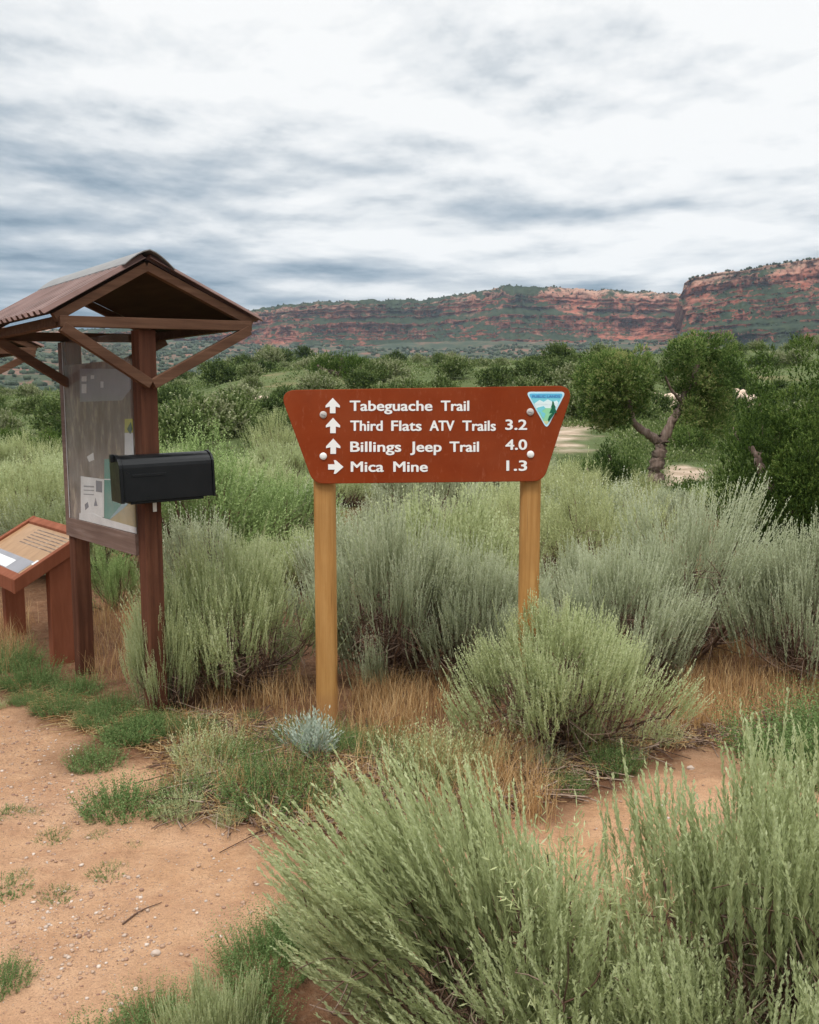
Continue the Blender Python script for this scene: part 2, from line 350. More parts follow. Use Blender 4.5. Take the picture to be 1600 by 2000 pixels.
def ground_mat():
    m = Mt('desert_ground', .95, .1)
    big = m.noise(1.2, 5, .6); fine = m.noise(42, 5, .7); mid = m.noise(7, 5, .65); grit = m.noise(180, 3, .7)
    s = m.ramp(mid, [(.25, (.39, .205, .105)), (.5, (.57, .325, .175)), (.75, (.68, .42, .245))])
    s = m.mix(m.rng(big, .35, .7), s, m.mix(.5, s, (.60, .37, .25)))
    s = m.mix(m.rng(grit, .54, .68, 0, .85), s, (.30, .19, .13)); s = m.mix(m.rng(fine, .60, .72, 0, .35), s, (.70, .48, .32))
    s = m.mix(m.rng(m.noise(2.6, 6, .7, (1, 2.4, 1), dist=.6), .52, .66, 0, .55), s, (.42, .22, .125)); s = m.mix(m.rng(m.noise(16, 5, .75), .60, .70, 0, .5), s, (.34, .19, .12))
    d = m.ramp(mid, [(.3, (.12, .055, .03)), (.55, (.20, .098, .052)), (.8, (.30, .165, .095))])
    d = m.mix(m.rng(fine, .5, .7, 0, .6), d, (.34, .23, .14))
    geo = m.n('ShaderNodeNewGeometry'); ln = m.n('ShaderNodeVectorMath', operation='LENGTH'); m.l(geo.outputs['Position'], ln.inputs[0])
    patch = m.noise(.11, 5, .65)
    hill = m.ramp(patch, [(.40, (.06, .08, .025)), (.56, (.09, .105, .038)), (.68, (.20, .16, .085)), (.77, (.40, .30, .20))])
    hill = m.mix(m.rng(m.noise(.9, 5, .7), .42, .6), hill, (.10, .13, .05))
    far = m.ramp(m.noise(.02, 6, .7), [(.38, (.03, .046, .028)), (.50, (.055, .066, .038)), (.58, (.15, .085, .06)), (.70, (.26, .11, .075))])
    c = m.mix(m.attr('sand'), d, s); c = m.mix(m.rng(ln.outputs['Value'], 8.5, 17), c, hill)
    c = m.mix(m.rng(ln.outputs['Value'], 190, 420), c, far)
    c = m.mix(m.attr('pale'), c, m.ramp(m.noise(1.3, 6, .7), [(.35, (.28, .21, .14)), (.5, (.45, .34, .25)), (.68, (.60, .48, .38))]))
    m.bump(m.math('ADD', mid, m.math('MULTIPLY', fine, .9)), .05, .9)
    return m.base(c)
g = link('ground', mesh_np('ground', np.stack([gx, gy, gz], -1).reshape(-1, 3), fq[:, ::-1], ground_mat(), True, {'sand': sand, 'pale': pale}))
tag(g, kind='structure')

M['pale'] = (lambda m: m.base(m.ramp(m.noise(1.3, 6, .7), [(.3, (.40, .28, .2)), (.6, (.60, .47, .37)), (.8, (.70, .60, .50))])))(Mt('pale_rock', .9, .1))

# ------------------------------------------------------------------ mesa
def mesa(name, skx, sky_, D, wall, cols, rows, seed, pxr, basey, edge=None):
    """stepped sandstone wall: a rim, two cliff bands and talus, cut by side canyons"""
    px = np.linspace(pxr[0], pxr[1], cols); a = np.arctan((px - 800) / F)
    top = np.interp(px, skx, sky_)
    prof = np.array([(0, 0), (.10, .30), (.2, .50), (.30, .56), (.34, .575), (.46, .70), (.52, .715), (.66, .755), (.74, .86), (.80, .875), (.93, .90), (1.0, .97)])  # height -> setback fraction
    t = np.linspace(0, 1, rows)
    T, A_ = np.meshgrid(t, a, indexing='ij'); PX = np.tile(px, (rows, 1)); TOP = np.tile(top, (rows, 1))
    s = A_ * D
    big = fbm(s / 230, s * 0 + 3.3, o=3, seed=seed); med = fbm(s / 60, T * 2.2, o=4, seed=seed + 3); tiny = fbm(s / 13, T * 9, o=4, seed=seed + 7, g=.6)
    strat = np.tile(fbm(t * 26, t * 0 + .5, o=3, seed=seed + 11)[:, None], (1, cols))
    Tw = np.clip(T + .02 * fbm(s / 140, T, o=2, seed=seed + 5), 0, 1)
    set_ = np.interp(Tw, prof[:, 0], prof[:, 1])
    rr = D + wall * set_ + 70 * big + 30 * med * (0.4 + T * .6) + 7.5 * tiny + 5 * strat
    # rim height is fixed by the skyline, whatever the local distance
    zt = EYE + rr * np.cos(A_) * (800 - (TOP + 1.2 * fbm(s / 9, s * 0, o=3, seed=seed + 2))) / F
    zb = EYE + D * (800 - basey) / F - 12
    if edge: rr = rr + 900 * np.clip((edge + 9 * fbm(T * 5, T * 0 + 2.2, o=3, seed=seed + 40) + 16 * (1 - T) ** 1.5 * -1 - PX) / 26, 0, 1)
    Z = zb + (zt - zb) * T + 1.5 * tiny
    X = rr * np.sin(A_); Y = rr * np.cos(A_)
    # plateau behind the rim
    K = 8; pX, pY, pZ, pT = [], [], [], []
    for k in range(1, K + 1):
        q = rr[-1] + k * 45; pX.append(q * np.sin(a)); pY.append(q * np.cos(a)); pZ.append(Z[-1] - k * 1.2 + 1.5 * fbm(a * D / 25, a * 0 + k, o=2, seed=seed + 31)); pT.append(np.full(cols, 1.05))
    X = np.vstack([X] + [v[None] for v in pX]); Y = np.vstack([Y] + [v[None] for v in pY]); Z = np.vstack([Z] + [v[None] for v in pZ]); T = np.vstack([T] + [v[None] for v in pT])
    n = rows + K; idx = np.arange(n * cols).reshape(n, cols)
    f = np.stack([idx[:-1, :-1], idx[:-1, 1:], idx[1:, 1:], idx[1:, :-1]], -1).reshape(-1, 4)
    o = link(name, mesh_np(name, np.stack([X, Y, Z], -1).reshape(-1, 3), f, M['mesa'], False, {'h': T}))
    tag(o, kind='structure'); return X, Y, Z, T
def mesa_mat():
    m = Mt('red_sandstone', .95, .05); h = m.attr('h')
    geo = m.n('ShaderNodeNewGeometry'); sp = m.n('ShaderNodeSeparateXYZ'); m.l(geo.outputs['Normal'], sp.inputs[0])
    w1 = m.noise(.008, 4, .5); hh = m.math('ADD', h, m.math('ADD', m.math('MULTIPLY', m.math('SUBTRACT', w1, .5), .30), m.math('MULTIPLY', m.math('SUBTRACT', m.noise(.05, 4, .6), .5), .06)))
    zs = m.n('ShaderNodeSeparateXYZ'); m.l(geo.outputs['Position'], zs.inputs[0]); hh = m.math('ADD', m.math('MULTIPLY', m.math('SUBTRACT', zs.outputs['Z'], 95.), 1 / 115.), m.math('MULTIPLY', m.math('SUBTRACT', hh, h), .7))
    st = m.n('ShaderNodeTexNoise', noise_dimensions='1D'); st.inputs['Scale'].default_value = 17; st.inputs['Detail'].default_value = 5; st.inputs['Roughness'].default_value = .7
    m.l(hh, st.inputs['W'])
    rock = m.ramp(st.outputs['Fac'], [(.30, (.075, .024, .016)), (.44, (.19, .062, .042)), (.55, (.30, .115, .078)), (.68, (.37, .21, .145))])
    rock = m.mix(m.rng(m.noise(.03, 5, .6, (1, 1, .35)), .4, .65), rock, (.33, .105, .065))
    rock = m.mix(m.rng(h, .86, .98, 0, .55), rock, (.46, .33, .24))
    frac = m.noise(.10, 6, .75, (1, 1, .14)); rock = m.mix(m.rng(frac, .40, .5, .85, 0), rock, (.075, .03, .022)); rock = m.mix(m.rng(frac, .58, .72, 0, .5), rock, (.52, .31, .22))
    veg = m.noise(.045, 6, .78, (1, 1, .6)); v2 = m.noise(.0065, 4, .6, (1, 1, .5))
    flat = m.rng(sp.outputs['Z'], .25, .75, -.17, .13)
    k = m.math('ADD', m.math('ADD', veg, flat), m.math('MULTIPLY', m.math('SUBTRACT', v2, .5), 1.25))
    k = m.math('ADD', k, m.rng(h, 1.0, 1.04, 0, .4))
    c = m.mix(m.rng(k, .455, .56), rock, m.ramp(m.noise(.09, 4), [(.35, (.018, .03, .016)), (.7, (.042, .056, .026))]))
    return m.base(c)
M['mesa'] = mesa_mat()
MS1 = mesa('mesa', [-900, -200, 0, 250, 330, 400, 440, 480, 520, 600, 700, 840, 870, 940, 980, 1060, 1140, 1250, 1312, 1400, 2000],
     [668, 655, 648, 645, 642, 634, 626, 616, 606, 598, 592, 591, 584, 575, 565, 567, 573, 577, 579, 580, 585], 1480, 300, 1500, 110, 3, (-900, 1700), 694)
MS2 = mesa('mesa', [1200, 1318, 1328, 1345, 1400, 1450, 1530, 1600, 1800, 2300, 2700],
     [560, 560, 556, 547, 539, 531, 522, 508, 490, 480, 500], 1200, 240, 950, 120, 41, (1270, 2700), 692, edge=1322)

# small dark trees far out: on the far slope and mesa top, one mass
ICO = None
def ico_np():
    bm = bmesh.new(); bmesh.ops.create_icosphere(bm, subdivisions=1, radius=1)
    v = np.array([x.co[:] for x in bm.verts]); f = np.array([[l.index for l in p.verts] for p in bm.faces]); bm.free(); return v, f
iv, if_ = ico_np()
def blobs(name, P, S, mat, seed, squash=.9, jit=.35):
    rg = np.random.default_rng(seed); n = len(P); k = len(iv)
    V = iv[None] * (1 + jit * rg.uniform(-1, 1, (n, k, 1))) * S[:, None, None]; V[..., 2] *= squash
    V = V + P[:, None, :]; Fc = (if_[None] + (np.arange(n) * k)[:, None, None]).reshape(-1, 3)
    return mesh_np(name, V.reshape(-1, 3), Fc, mat, False, {'tint': np.repeat(rg.random(n), k)}, 3)
rg = np.random.default_rng(77)
n = 6500; pa = np.arctan((rg.uniform(-500, 2100, n) - 800) / F); pr = np.sqrt(rg.uniform(300**2, 1500**2, n))
P = np.stack([pr * np.sin(pa), pr * np.cos(pa), np.zeros(n)], -1); P[:, 2] = H(P[:, 0], P[:, 1]) + .8
S = rg.uniform(1.2, 2.8, n) * (1 + pr / 2500)
for MS, cnt in ((MS1, 2600), (MS2, 1700)):
    X, Y, Z, T = MS; i = rg.integers(0, X.shape[0], cnt); j = rg.integers(0, X.shape[1], cnt)
    i[:cnt // 3] = X.shape[0] - 8 - (rg.random(cnt // 3) < .4)
    P = np.vstack([P, np.stack([X[i, j], Y[i, j], Z[i, j] + .5], -1)]); S = np.concatenate([S, rg.uniform(1.0, 2.6, cnt)])
o = link('distant_woodland', blobs('distant_woodland', P, S, M['farscrub'], 5)); tag(o, 'dark scattered trees covering the far valley slope and the mesa ledges', 'woodland', kind='stuff')

# ------------------------------------------------------------------ plant generators
def nrm(v): return v / (np.linalg.norm(v, axis=-1, keepdims=True) + 1e-9)
def leaves(base, d, side, ln, wd):
    """one folded diamond per leaf"""
    mid = base + d * (ln * .5)[:, None]; tip = base + d * ln[:, None]; s = side * (wd * .5)[:, None]
    return np.stack([base, mid + s, tip, mid - s], 1).reshape(-1, 3)
def plumes(B, D, Ln, nl, ll, lw, ang, rg, curve=.15, tbase=0., var=.5, fall=.55):
    """leafy shoots: nl narrow leaves clasping a stem from B along D with length Ln"""
    n = len(B); D = nrm(D); up = np.array([0, 0, 1.])
    t = (np.arange(nl)[None] + rg.random((n, nl))) / nl
    ax = nrm(np.cross(D, up + .01)); bx = np.cross(D, ax)
    L_ = Ln[:, None]
    pos = B[:, None] + D[:, None] * (L_ * t)[..., None] + up * (curve * L_ * t ** 2)[..., None]
    th = rg.random((n, nl)) * 6.283; rad_ = ax[:, None] * np.cos(th)[..., None] + bx[:, None] * np.sin(th)[..., None]
    dd = nrm(D[:, None] + up * (2 * curve * t)[..., None]); a = ang * rg.uniform(.5, 1.4, (n, nl))
    ld = nrm(dd * np.cos(a)[..., None] + rad_ * np.sin(a)[..., None])
    sd = nrm(np.cross(ld, rad_ + .3 * rg.normal(size=rad_.shape)))
    l_ = ll * (1 - fall * t) * rg.uniform(.65, 1.25, (n, nl)); w_ = lw * rg.uniform(.7, 1.3, (n, nl))
    V = leaves(pos.reshape(-1, 3), ld.reshape(-1, 3), sd.reshape(-1, 3), l_.ravel(), w_.ravel())
    tint = np.clip(tbase + np.repeat(rg.uniform(.1, .9, n) * var, nl) + .35 * t.ravel() + rg.normal(0, .07, n * nl), 0, 1)
    # the stem itself as a long thin leaf
    V2 = leaves(B, nrm(D + up * curve), ax, Ln * .8, np.full(n, lw * .5))
    return np.vstack([V, V2]), np.repeat(np.concatenate([tint, np.full(n, .2)]), 4)
def qf(nv): return np.arange(nv).reshape(-1, 4)
def tubes(paths, radii, sides=4):
    """paths (n,k,3), radii (n,k) -> quads"""
    n, k, _ = paths.shape; d = np.gradient(paths, axis=1); d = nrm(d); up = np.array([.13, .21, 1.])
    a = nrm(np.cross(d, up)); b = np.cross(d, a); th = np.arange(sides) * 2 * math.pi / sides
    ring = a[:, :, None] * np.cos(th)[None, None, :, None] + b[:, :, None] * np.sin(th)[None, None, :, None]
    V = (paths[:, :, None] + ring * radii[:, :, None, None]).reshape(-1, 3)
    i = np.arange(n * k * sides).reshape(n, k, sides); j = np.roll(i, -1, 2)
    Fq = np.stack([i[:, :-1], j[:, :-1], j[:, 1:], i[:, 1:]], -1).reshape(-1, 4); return V, Fq
def bez(p0, p1, p2, k):
    t = np.linspace(0, 1, k)[None, :, None]; return p0[:, None] * (1 - t) ** 2 + 2 * p1[:, None] * t * (1 - t) + p2[:, None] * t ** 2

def make_sage(seed, R=.55, Hh=.7, nsh=900, slen=.16, nl=18, ll=.022, lw=.0035, ang=.45, spread=.5, lean=(0, 0), under=.3,
              mat='sage', curve=.2, ntw=260, low=.25, clump=22, var=.5, limb=1., tight=.26):
    """one shrub: leafy shoots gathered in clumps on woody branches. returns (foliage mesh, branch mesh)"""
    rg = np.random.default_rng(seed)
    ph = rg.random(clump) * 6.283; u = np.sqrt((np.arange(clump) + .5) / clump); ph = np.arange(clump) * 2.4 + rg.random(clump) * .9
    lift = rg.uniform(.70, 1.12, clump)
    cx = R * .88 * u * np.cos(ph); cy = R * .88 * u * np.sin(ph); cz = Hh * (1 - .42 * u ** 2.2) * lift; jr = rg.uniform(.75, 1.25, clump); cx *= jr; cy *= jr
    tipc = np.stack([cx + lean[0] * cz, cy + lean[1] * cz, cz], -1)
    lowc = rg.random(clump) < under; tipc[lowc, 2] *= rg.uniform(.35, .6, lowc.sum())
    k = rg.integers(0, clump, nsh); cr_ = R * tight
    off = rg.normal(size=(nsh, 3)) * np.array([cr_ * .55, cr_ * .55, Hh * .09])
    c = tipc[k] + off
    rad2 = np.stack([c[:, 0] - lean[0] * c[:, 2], c[:, 1] - lean[1] * c[:, 2], np.zeros(nsh)], -1) / R
    D = nrm(np.array([lean[0], lean[1], 1.]) + spread * rad2 + .13 * rg.normal(size=(nsh, 3)))
    Ln = slen * rg.uniform(.55, 1.25, nsh)
    B = c - D * Ln[:, None] * .8; B[:, 2] = np.maximum(B[:, 2], low * .15 + .02)
    V, tint = plumes(B, D, Ln, nl, ll, lw, ang, rg, curve, 0, var)
    fol = mesh_np('foliage', V, qf(len(V)), M[mat], False, {'tint': tint})
    # wood: limbs to every clump, then twigs
    base = rg.normal(size=(clump, 3)) * np.array([R * .07, R * .07, 0]); midp = base * .3 + tipc * np.array([.75, .75, .38]) + rg.normal(size=(clump, 3)) * R * .07
    mid = bez(base, midp, tipc * np.array([1, 1, .9]), 9) + rg.normal(size=(clump, 9, 3)) * .008
    v1, f1 = tubes(mid, np.linspace(.013, .0035, 9)[None] * limb * (R / .5) * rg.uniform(.6, 1.2, (clump, 1)), 5)
    kk = rg.integers(0, clump, ntw); st = mid[kk, rg.integers(1, 7, ntw)]; en = st + nrm(rg.normal(size=(ntw, 3)) * np.array([1, 1, .6]) + np.array([0, 0, .5])) * (R * rg.uniform(.12, .42, ntw))[:, None]
    tw = bez(st, (st + en) / 2 + rg.normal(size=(ntw, 3)) * .02, en, 5); v2, f2 = tubes(tw, np.linspace(.0028, .0011, 5)[None] * np.ones((ntw, 1)), 3)
    tt = np.concatenate([np.repeat(rg.uniform(.1, .7, clump), 9 * 5), np.repeat(rg.uniform(.1, 1, ntw), 15)])
    wd = mesh_np('branches', np.vstack([v1, v2]), np.vstack([f1, f2 + len(v1)]), M['twig'], True, {'tint': tt})
    return fol, wd
def make_weed(seed, R=.15, Hh=.12, n=160, nl=16, ll=.012, lw=.0028, mat='weed', ang=.9, spread=1.1):
    rg = np.random.default_rng(seed); ph = rg.random(n) * 6.283; u = np.sqrt(rg.random(n))
    B = np.stack([R * .75 * u * np.cos(ph), R * .75 * u * np.sin(ph), np.full(n, -.005)], -1)
    D = nrm(np.array([0, 0, 1.]) + spread * B / R * [1, 1, 0] + .3 * rg.normal(size=(n, 3)) * [1, 1, .3])
    Ln = Hh * rg.uniform(.45, 1.15, n) * (1.1 - .35 * u); V, t = plumes(B, D, Ln, nl, ll, lw, ang, rg, .1, 0, .6)
    return mesh_np('weed', V, qf(len(V)), M[mat], False, {'tint': t})
def blades(P, rg, hh, wd, bend=.5, seg=3):
    n = len(P); ph = rg.random(n) * 6.283; o = np.stack([np.cos(ph), np.sin(ph), np.zeros(n)], -1); s = np.stack([-np.sin(ph), np.cos(ph), np.zeros(n)], -1)
    h_ = hh * rg.uniform(.5, 1.2, n); bn = bend * rg.uniform(.2, 1.3, n); V = []
    for k in range(seg + 1):
        t = k / seg; c = P + o * (bn * h_ * t * t)[:, None] + np.array([0, 0, 1.]) * (h_ * t * (1 - .25 * bn * t))[:, None]; ww = wd * (1 - t * .92)
        V += [c - s * ww / 2, c + s * ww / 2]
    V = np.stack(V, 1); m = 2 * (seg + 1); b = (np.arange(n) * m)[:, None]
    Fq = np.concatenate([b + np.array([[2*k, 2*k+1, 2*k+3, 2*k+2]]) for k in range(seg)], 0)
    return V.reshape(-1, 3), Fq, np.repeat(np.clip(rg.normal(.5, .25, n), 0, 1), m)

def place(name, parts, loc, rz, sc, label, cat, group=None, rg=None):
    """a shrub = Empty + one child per part mesh; each call is one more copy sharing mesh data"""
    z = Hs(loc[0], loc[1]) - .01
    if len(parts) == 1:
        o = link(name, parts[0][1]); o.location = (loc[0], loc[1], z); o.rotation_euler = (0, 0, rz)
        tag(o, label, cat, group)
    else:
        o = empty(name, (loc[0], loc[1], z), rz, label, cat, group)
        for pn, me in parts: link(pn, me, o)
    o.scale = sc if hasattr(sc, '__len__') else (sc, sc, sc); return o

SG = {}
def proto(key, **k): SG[key] = [('foliage', None), ('branches', None)]; a, b = make_sage(**k); SG[key] = [('foliage', a), ('branches', b)]
proto('fanleft', seed=1, R=.42, Hh=.56, nsh=1250, slen=.27, nl=66, ll=.028, lw=.0046, ang=.33, spread=.80, lean=(-.56, .05), under=.34, curve=.06, ntw=620, clump=30, limb=.5, tight=.20)
proto('tall', seed=2, R=.42, Hh=.60, nsh=1300, slen=.25, nl=64, ll=.028, lw=.0046, ang=.33, spread=.30, lean=(-.02, .0), under=.36, curve=.06, ntw=620, clump=32, limb=.5, tight=.19)
proto('dome', seed=3, R=.55, Hh=.70, nsh=2700, slen=.165, nl=28, ll=.025, lw=.0054, ang=.38, spread=.6, under=.16, ntw=1300, clump=40, limb=.7, tight=.17)
proto('dome_grey', seed=4, R=.55, Hh=.70, nsh=2700, slen=.165, nl=28, ll=.025, lw=.0054, ang=.38, spread=.55, under=.14, ntw=1300, clump=36, mat='sage_grey', limb=.7, tight=.17)
proto('open', seed=5, R=.5, Hh=.75, nsh=1500, slen=.19, nl=28, ll=.025, lw=.005, ang=.36, spread=.7, lean=(.18, 0), under=.12, ntw=900, clump=22, mat='sage_grey', limb=.9, tight=.17)
proto('yellow', seed=6, R=.55, Hh=.7, nsh=1400, slen=.15, nl=20, ll=.028, lw=.005, ang=.7, spread=.7, under=.3, ntw=300, clump=26, mat='sage_yellow')
proto('bright', seed=7, R=.55, Hh=.8, nsh=1200, slen=.2, nl=20, ll=.035, lw=.007, ang=.8, spread=.8, under=.4, ntw=200, clump=26, mat='bright')
proto('spindly', seed=8, R=.22, Hh=.46, nsh=150, slen=.17, nl=17, ll=.036, lw=.003, ang=1.0, spread=1.3, under=.5, ntw=90, clump=13, mat='sage_yellow', curve=.0)
proto('mid', seed=9, R=.55, Hh=.6, nsh=1500, slen=.17, nl=14, ll=.032, lw=.0095, ang=.4, spread=.5, under=.3, ntw=260, clump=26, mat='sage', tight=.19)
proto('mid_grey', seed=10, R=.55, Hh=.6, nsh=1500, slen=.17, nl=14, ll=.032, lw=.0095, ang=.4, spread=.5, under=.3, ntw=300, clump=24, mat='sage_grey', tight=.19)
proto('silver', seed=11, R=.12, Hh=.15, nsh=110, slen=.1, nl=14, ll=.03, lw=.005, ang=.5, spread=1.0, under=.3, ntw=40, clump=12, mat='silver')

# (kind, px, py of the foot in the photo, width scale, height scale, rotation, label)
SB = [
 ('fanleft', 1040, 2065, 1.0, 1.0, 0.0, 'large pale foreground sagebrush whose long plumes fan out left over the path', 'sagebrush'),
 ('tall', 1530, 2060, 1.05, 1.0, 0.3, 'tall upright sagebrush filling the right bottom corner of the foreground', 'sagebrush'),
 ('tall', 1240, 2130, .8, .44, 2.1, 'low upright sagebrush between the two large foreground shrubs', 'sagebrush'),
 ('tall', 1740, 1960, 1.0, .95, 1.2, 'sagebrush cut by the right frame edge behind the tall foreground one', 'sagebrush'),
 ('spindly', 1085, 2090, 1.15, 1.35, .4, 'spindly yellow-green shrub tangled in the large foreground sagebrush', 'shrub'),
 ('spindly', 1210, 2050, 1.0, 1.1, 2.9, 'thin yellow-green sprigs between the foreground sagebrushes', 'shrub'),
 ('tall', 420, 2130, .30, .36, 1.0, 'small sagebrush tuft at the bottom edge of the dirt path', 'sagebrush'),
 ('dome', 455, 1345, .92, .98, 0, 'broad sagebrush with dark hollow underneath, between kiosk post and left sign post', 'sagebrush'),
 ('dome', 330, 1385, .42, .75, 2.0, 'small sagebrush half hiding the foot of the kiosk post', 'sagebrush'),
 ('dome_grey', 770, 1325, .90, 1.16, 1.4, 'tall grey-green sagebrush directly behind the left sign post', 'sagebrush'),
 ('dome_grey', 930, 1330, .75, .9, 2.7, 'grey sagebrush standing between the two sign posts', 'sagebrush'),
 ('dome', 1095, 1450, .90, .76, .9, 'sagebrush in front of the right sign post, brown twigs showing at its foot', 'sagebrush'),
 ('mid', 870, 1225, 1.15, 1.35, .2, 'sagebrush showing just below the middle of the sign board', 'sagebrush'),
 ('mid_grey', 690, 1210, .9, 1.05, 1.9, 'sagebrush showing below the left end of the sign board', 'sagebrush'),
 ('dome_grey', 1200, 1330, .85, .92, 3.6, 'grey sagebrush right of the right sign post with a shaded hollow below', 'sagebrush'),
 ('open', 1330, 1290, 1.05, 1.22, 0, 'grey sagebrush with bare forked branches leaning right, in front of the dark juniper', 'sagebrush'),
 ('dome_grey', 1570, 1335, .80, 1.05, 5.0, 'sagebrush at the right edge with gnarled bare trunk at its foot', 'sagebrush'),
 ('yellow', 1160, 1180, 1.25, 1.25, 0, 'yellow-green rabbitbrush behind the right sign post', 'rabbitbrush'),
 ('mid_grey', 1110, 1240, .6, .85, 1.0, 'dull grey sagebrush right behind the right sign post', 'sagebrush'),
 ('mid_grey', 385, 1175, .75, .98, .5, 'grey sagebrush just right of the kiosk post below the mailbox', 'sagebrush'),
 ('bright', 400, 1105, 1.55, 1.45, 0, 'bright yellow-green shrub behind the mailbox', 'shrub'),
 ('bright', 545, 1085, 1.25, 1.0, 2.2, 'green leafy shrub left of the sign board', 'shrub'),
 ('mid', 590, 1150, .7, .75, 1.1, 'sagebrush low behind the left end of the sign board', 'sagebrush'),
 ('mid', 500, 1170, .7, .7, 4.1, 'pale sagebrush between the grey one and the left sign post', 'sagebrush'),
 ('bright', 225, 1190, .42, .55, 1.0, 'small leafy green shrub under the notice panel of the kiosk', 'shrub'),
 ('yellow', 60, 1110, 1.5, 1.15, 2.0, 'pale yellow-green shrub left of the kiosk beyond the slanted panel', 'shrub'),
 ('mid', 130, 1060, 1.6, 1.4, 1.0, 'pale green sagebrush seen between the kiosk post and the slanted panel', 'sagebrush'),
 ('mid', -60, 1060, 1.6, 1.4, 3.0, 'sagebrush cut by the left frame edge behind the slanted panel', 'sagebrush'),
 ('mid', 1440, 1240, .9, .75, .6, 'low sagebrush between the leaning one and the right edge', 'sagebrush'),
 ('yellow', 1010, 1110, 1.2, .95, .8, 'straw-coloured brush under the right end of the sign board', 'brush'),
 ('mid', 1420, 1010, .9, .7, .6, 'pale sagebrush under the left side of the large dark juniper', 'sagebrush'),
 ('mid_grey', 1300, 1035, .9, .75, 1.6, 'grey sagebrush at the foot of the forked tree', 'sagebrush'),
 ('yellow', 1225, 1010, 1.0, .75, 2.6, 'yellow-green brush left of the forked trunk', 'brush'),
 ('mid', 1500, 1040, .8, .7, 3.6, 'sagebrush below the dark juniper', 'sagebrush'),
 ('yellow', 1120, 985, 1.1, .8, 4.6, 'yellow-green brush just right of the sign board corner', 'brush'),
]
for k, px, py, w_, h_, rz, lab, cat in SB:
    p = gnd(px, py); q = place({'sagebrush': 'sagebrush', 'shrub': 'leafy_shrub', 'rabbitbrush': 'rabbitbrush', 'brush': 'rabbitbrush'}[cat], SG[k], (p.x, p.y), rz, (w_, w_, h_), lab, cat, 'desert shrubs around the sign')
# more sagebrush filling the flat behind, 7 to 20 m away
rg = np.random.default_rng(12); cnt = 0
while cnt < 42:
    Y = rg.uniform(7.5, 19); px = rg.uniform(-100, 1250); X = (px - 800) / F * Y
    if px > 1060 and Y > 10: continue
    kk = ['mid', 'mid_grey', 'yellow', 'mid'][rg.integers(0, 4)]; s = rg.uniform(.7, 1.25) * (1.0 + Y / 60)
    place('sagebrush', SG[kk], (X, Y), rg.uniform(0, 6.28), (s, s, s * rg.uniform(.75, 1.1)), {'mid': 'pale green', 'mid_grey': 'dull grey', 'yellow': 'yellow-green'}[kk] + ' brush in the flat between the sign and the hillside', 'sagebrush', 'sagebrush of the flat behind the sign'); cnt += 1

# green weeds on and beside the dirt path
WD = [make_weed(20, .15, .13, 300, 18, .012, .0042, ang=1.1), make_weed(21, .12, .06, 170, 16, .010, .004, ang=1.1, spread=1.8), make_weed(22, .2, .2, 400, 24, .013, .0042, ang=1.1)]
WG = make_weed(23, .16, .2, 200, 18, .02, .004, mat='sage_yellow', ang=.6, spread=.6)
WB = make_weed(24, .13, .14, 200, 18, .016, .003, mat='sage', ang=.5, spread=.5)
wl = [(240, 1590, 0, 1.15, 'bushy green weed standing alone on the dirt path, the largest there'), (330, 1590, 1, 1., 'green weed just right of the large one on the path'), (375, 1560, 0, .8, 'dark green weed between the path and the weedy bank'),
      (535, 1570, 2, 1.15, 'big green weed where the path meets the foreground sagebrush'), (470, 1500, 2, .8, 'green weed below the broad sagebrush'), (265, 1450, 0, 1.1, 'dark green weed left of the foot of the kiosk post'),
      (190, 1500, 0, .9, 'green weed at the top of the path by the gravel'), (60, 1340, 2, .9, 'green weed beside the slanted panel legs'), (640, 1470, 2, .8, 'green weed around the foot of the left sign post'),
      (1200, 1500, 2, .7, 'green weed below the sagebrush at the side trail'), (1110, 1540, 0, .7, 'low green weed at the edge of the side trail'), (1560, 1500, 2, 1.6, 'dense dark green shrub at the right edge above the tall sagebrush'),
      (1640, 1460, 2, 1.5, 'dark green shrub cut by the right frame edge'), (105, 1640, 1, .62, 'flat weed mat on the path, left of the lone tuft'), (195, 1640, 1, .42, 'tiny weed on the path under the largest weed'), (258, 1655, 1, .36, 'very small weed tuft on bare sand'),
      (212, 1708, 1, .62, 'flat green weed alone in the middle of the sand'), (110, 1750, 1, .60, 'thin green weed lying on the sand at left'), (10, 1740, 1, .8, 'weed cut by the left frame edge beside the thin one'), (45, 1715, 1, .4, 'tiny weed near the left frame edge'),
      (15, 1600, 1, .7, 'small weed at the left frame edge on gravel'), (62, 1598, 1, .42, 'small weed beside white pebbles'), (5, 1925, 0, .6, 'weed at the lower left frame edge'), (525, 1900, 2, .8, 'green weed under the fanning plumes of the foreground sagebrush'),
      (570, 1840, 2, .6, 'tall thin green weed left of the foreground sagebrush'), (300, 2030, 2, .6, 'green weed at the bottom edge of the path'), (450, 2040, 2, .75, 'leafy weed at the bottom edge by the foreground sagebrush'), (180, 2080, 0, .8, 'low weed at the bottom left of the path')]
for px, py, k, s, lab in wl:
    p = gnd(px, py); place('weed', [('weed', WD[k])], (p.x, p.y), px * .37, (s * .92, s * .92, s), lab, 'weed', 'green weeds beside the path')
for i, (px, py, s, lab) in enumerate([(405, 1495, 1.0, 'pale yellow-green weed on the bank below the kiosk'), (830, 1530, 1.2, 'pale weed in the dry litter under the sign'), (900, 1500, 1.2, 'pale grassy weed left of the twiggy sagebrush'), (1290, 1450, .7, 'pale weed at the bend of the side trail')]):
    p = gnd(px, py); place('weed', [('weed', WG)], (p.x, p.y), i, s, lab, 'weed', 'pale weeds in the litter')
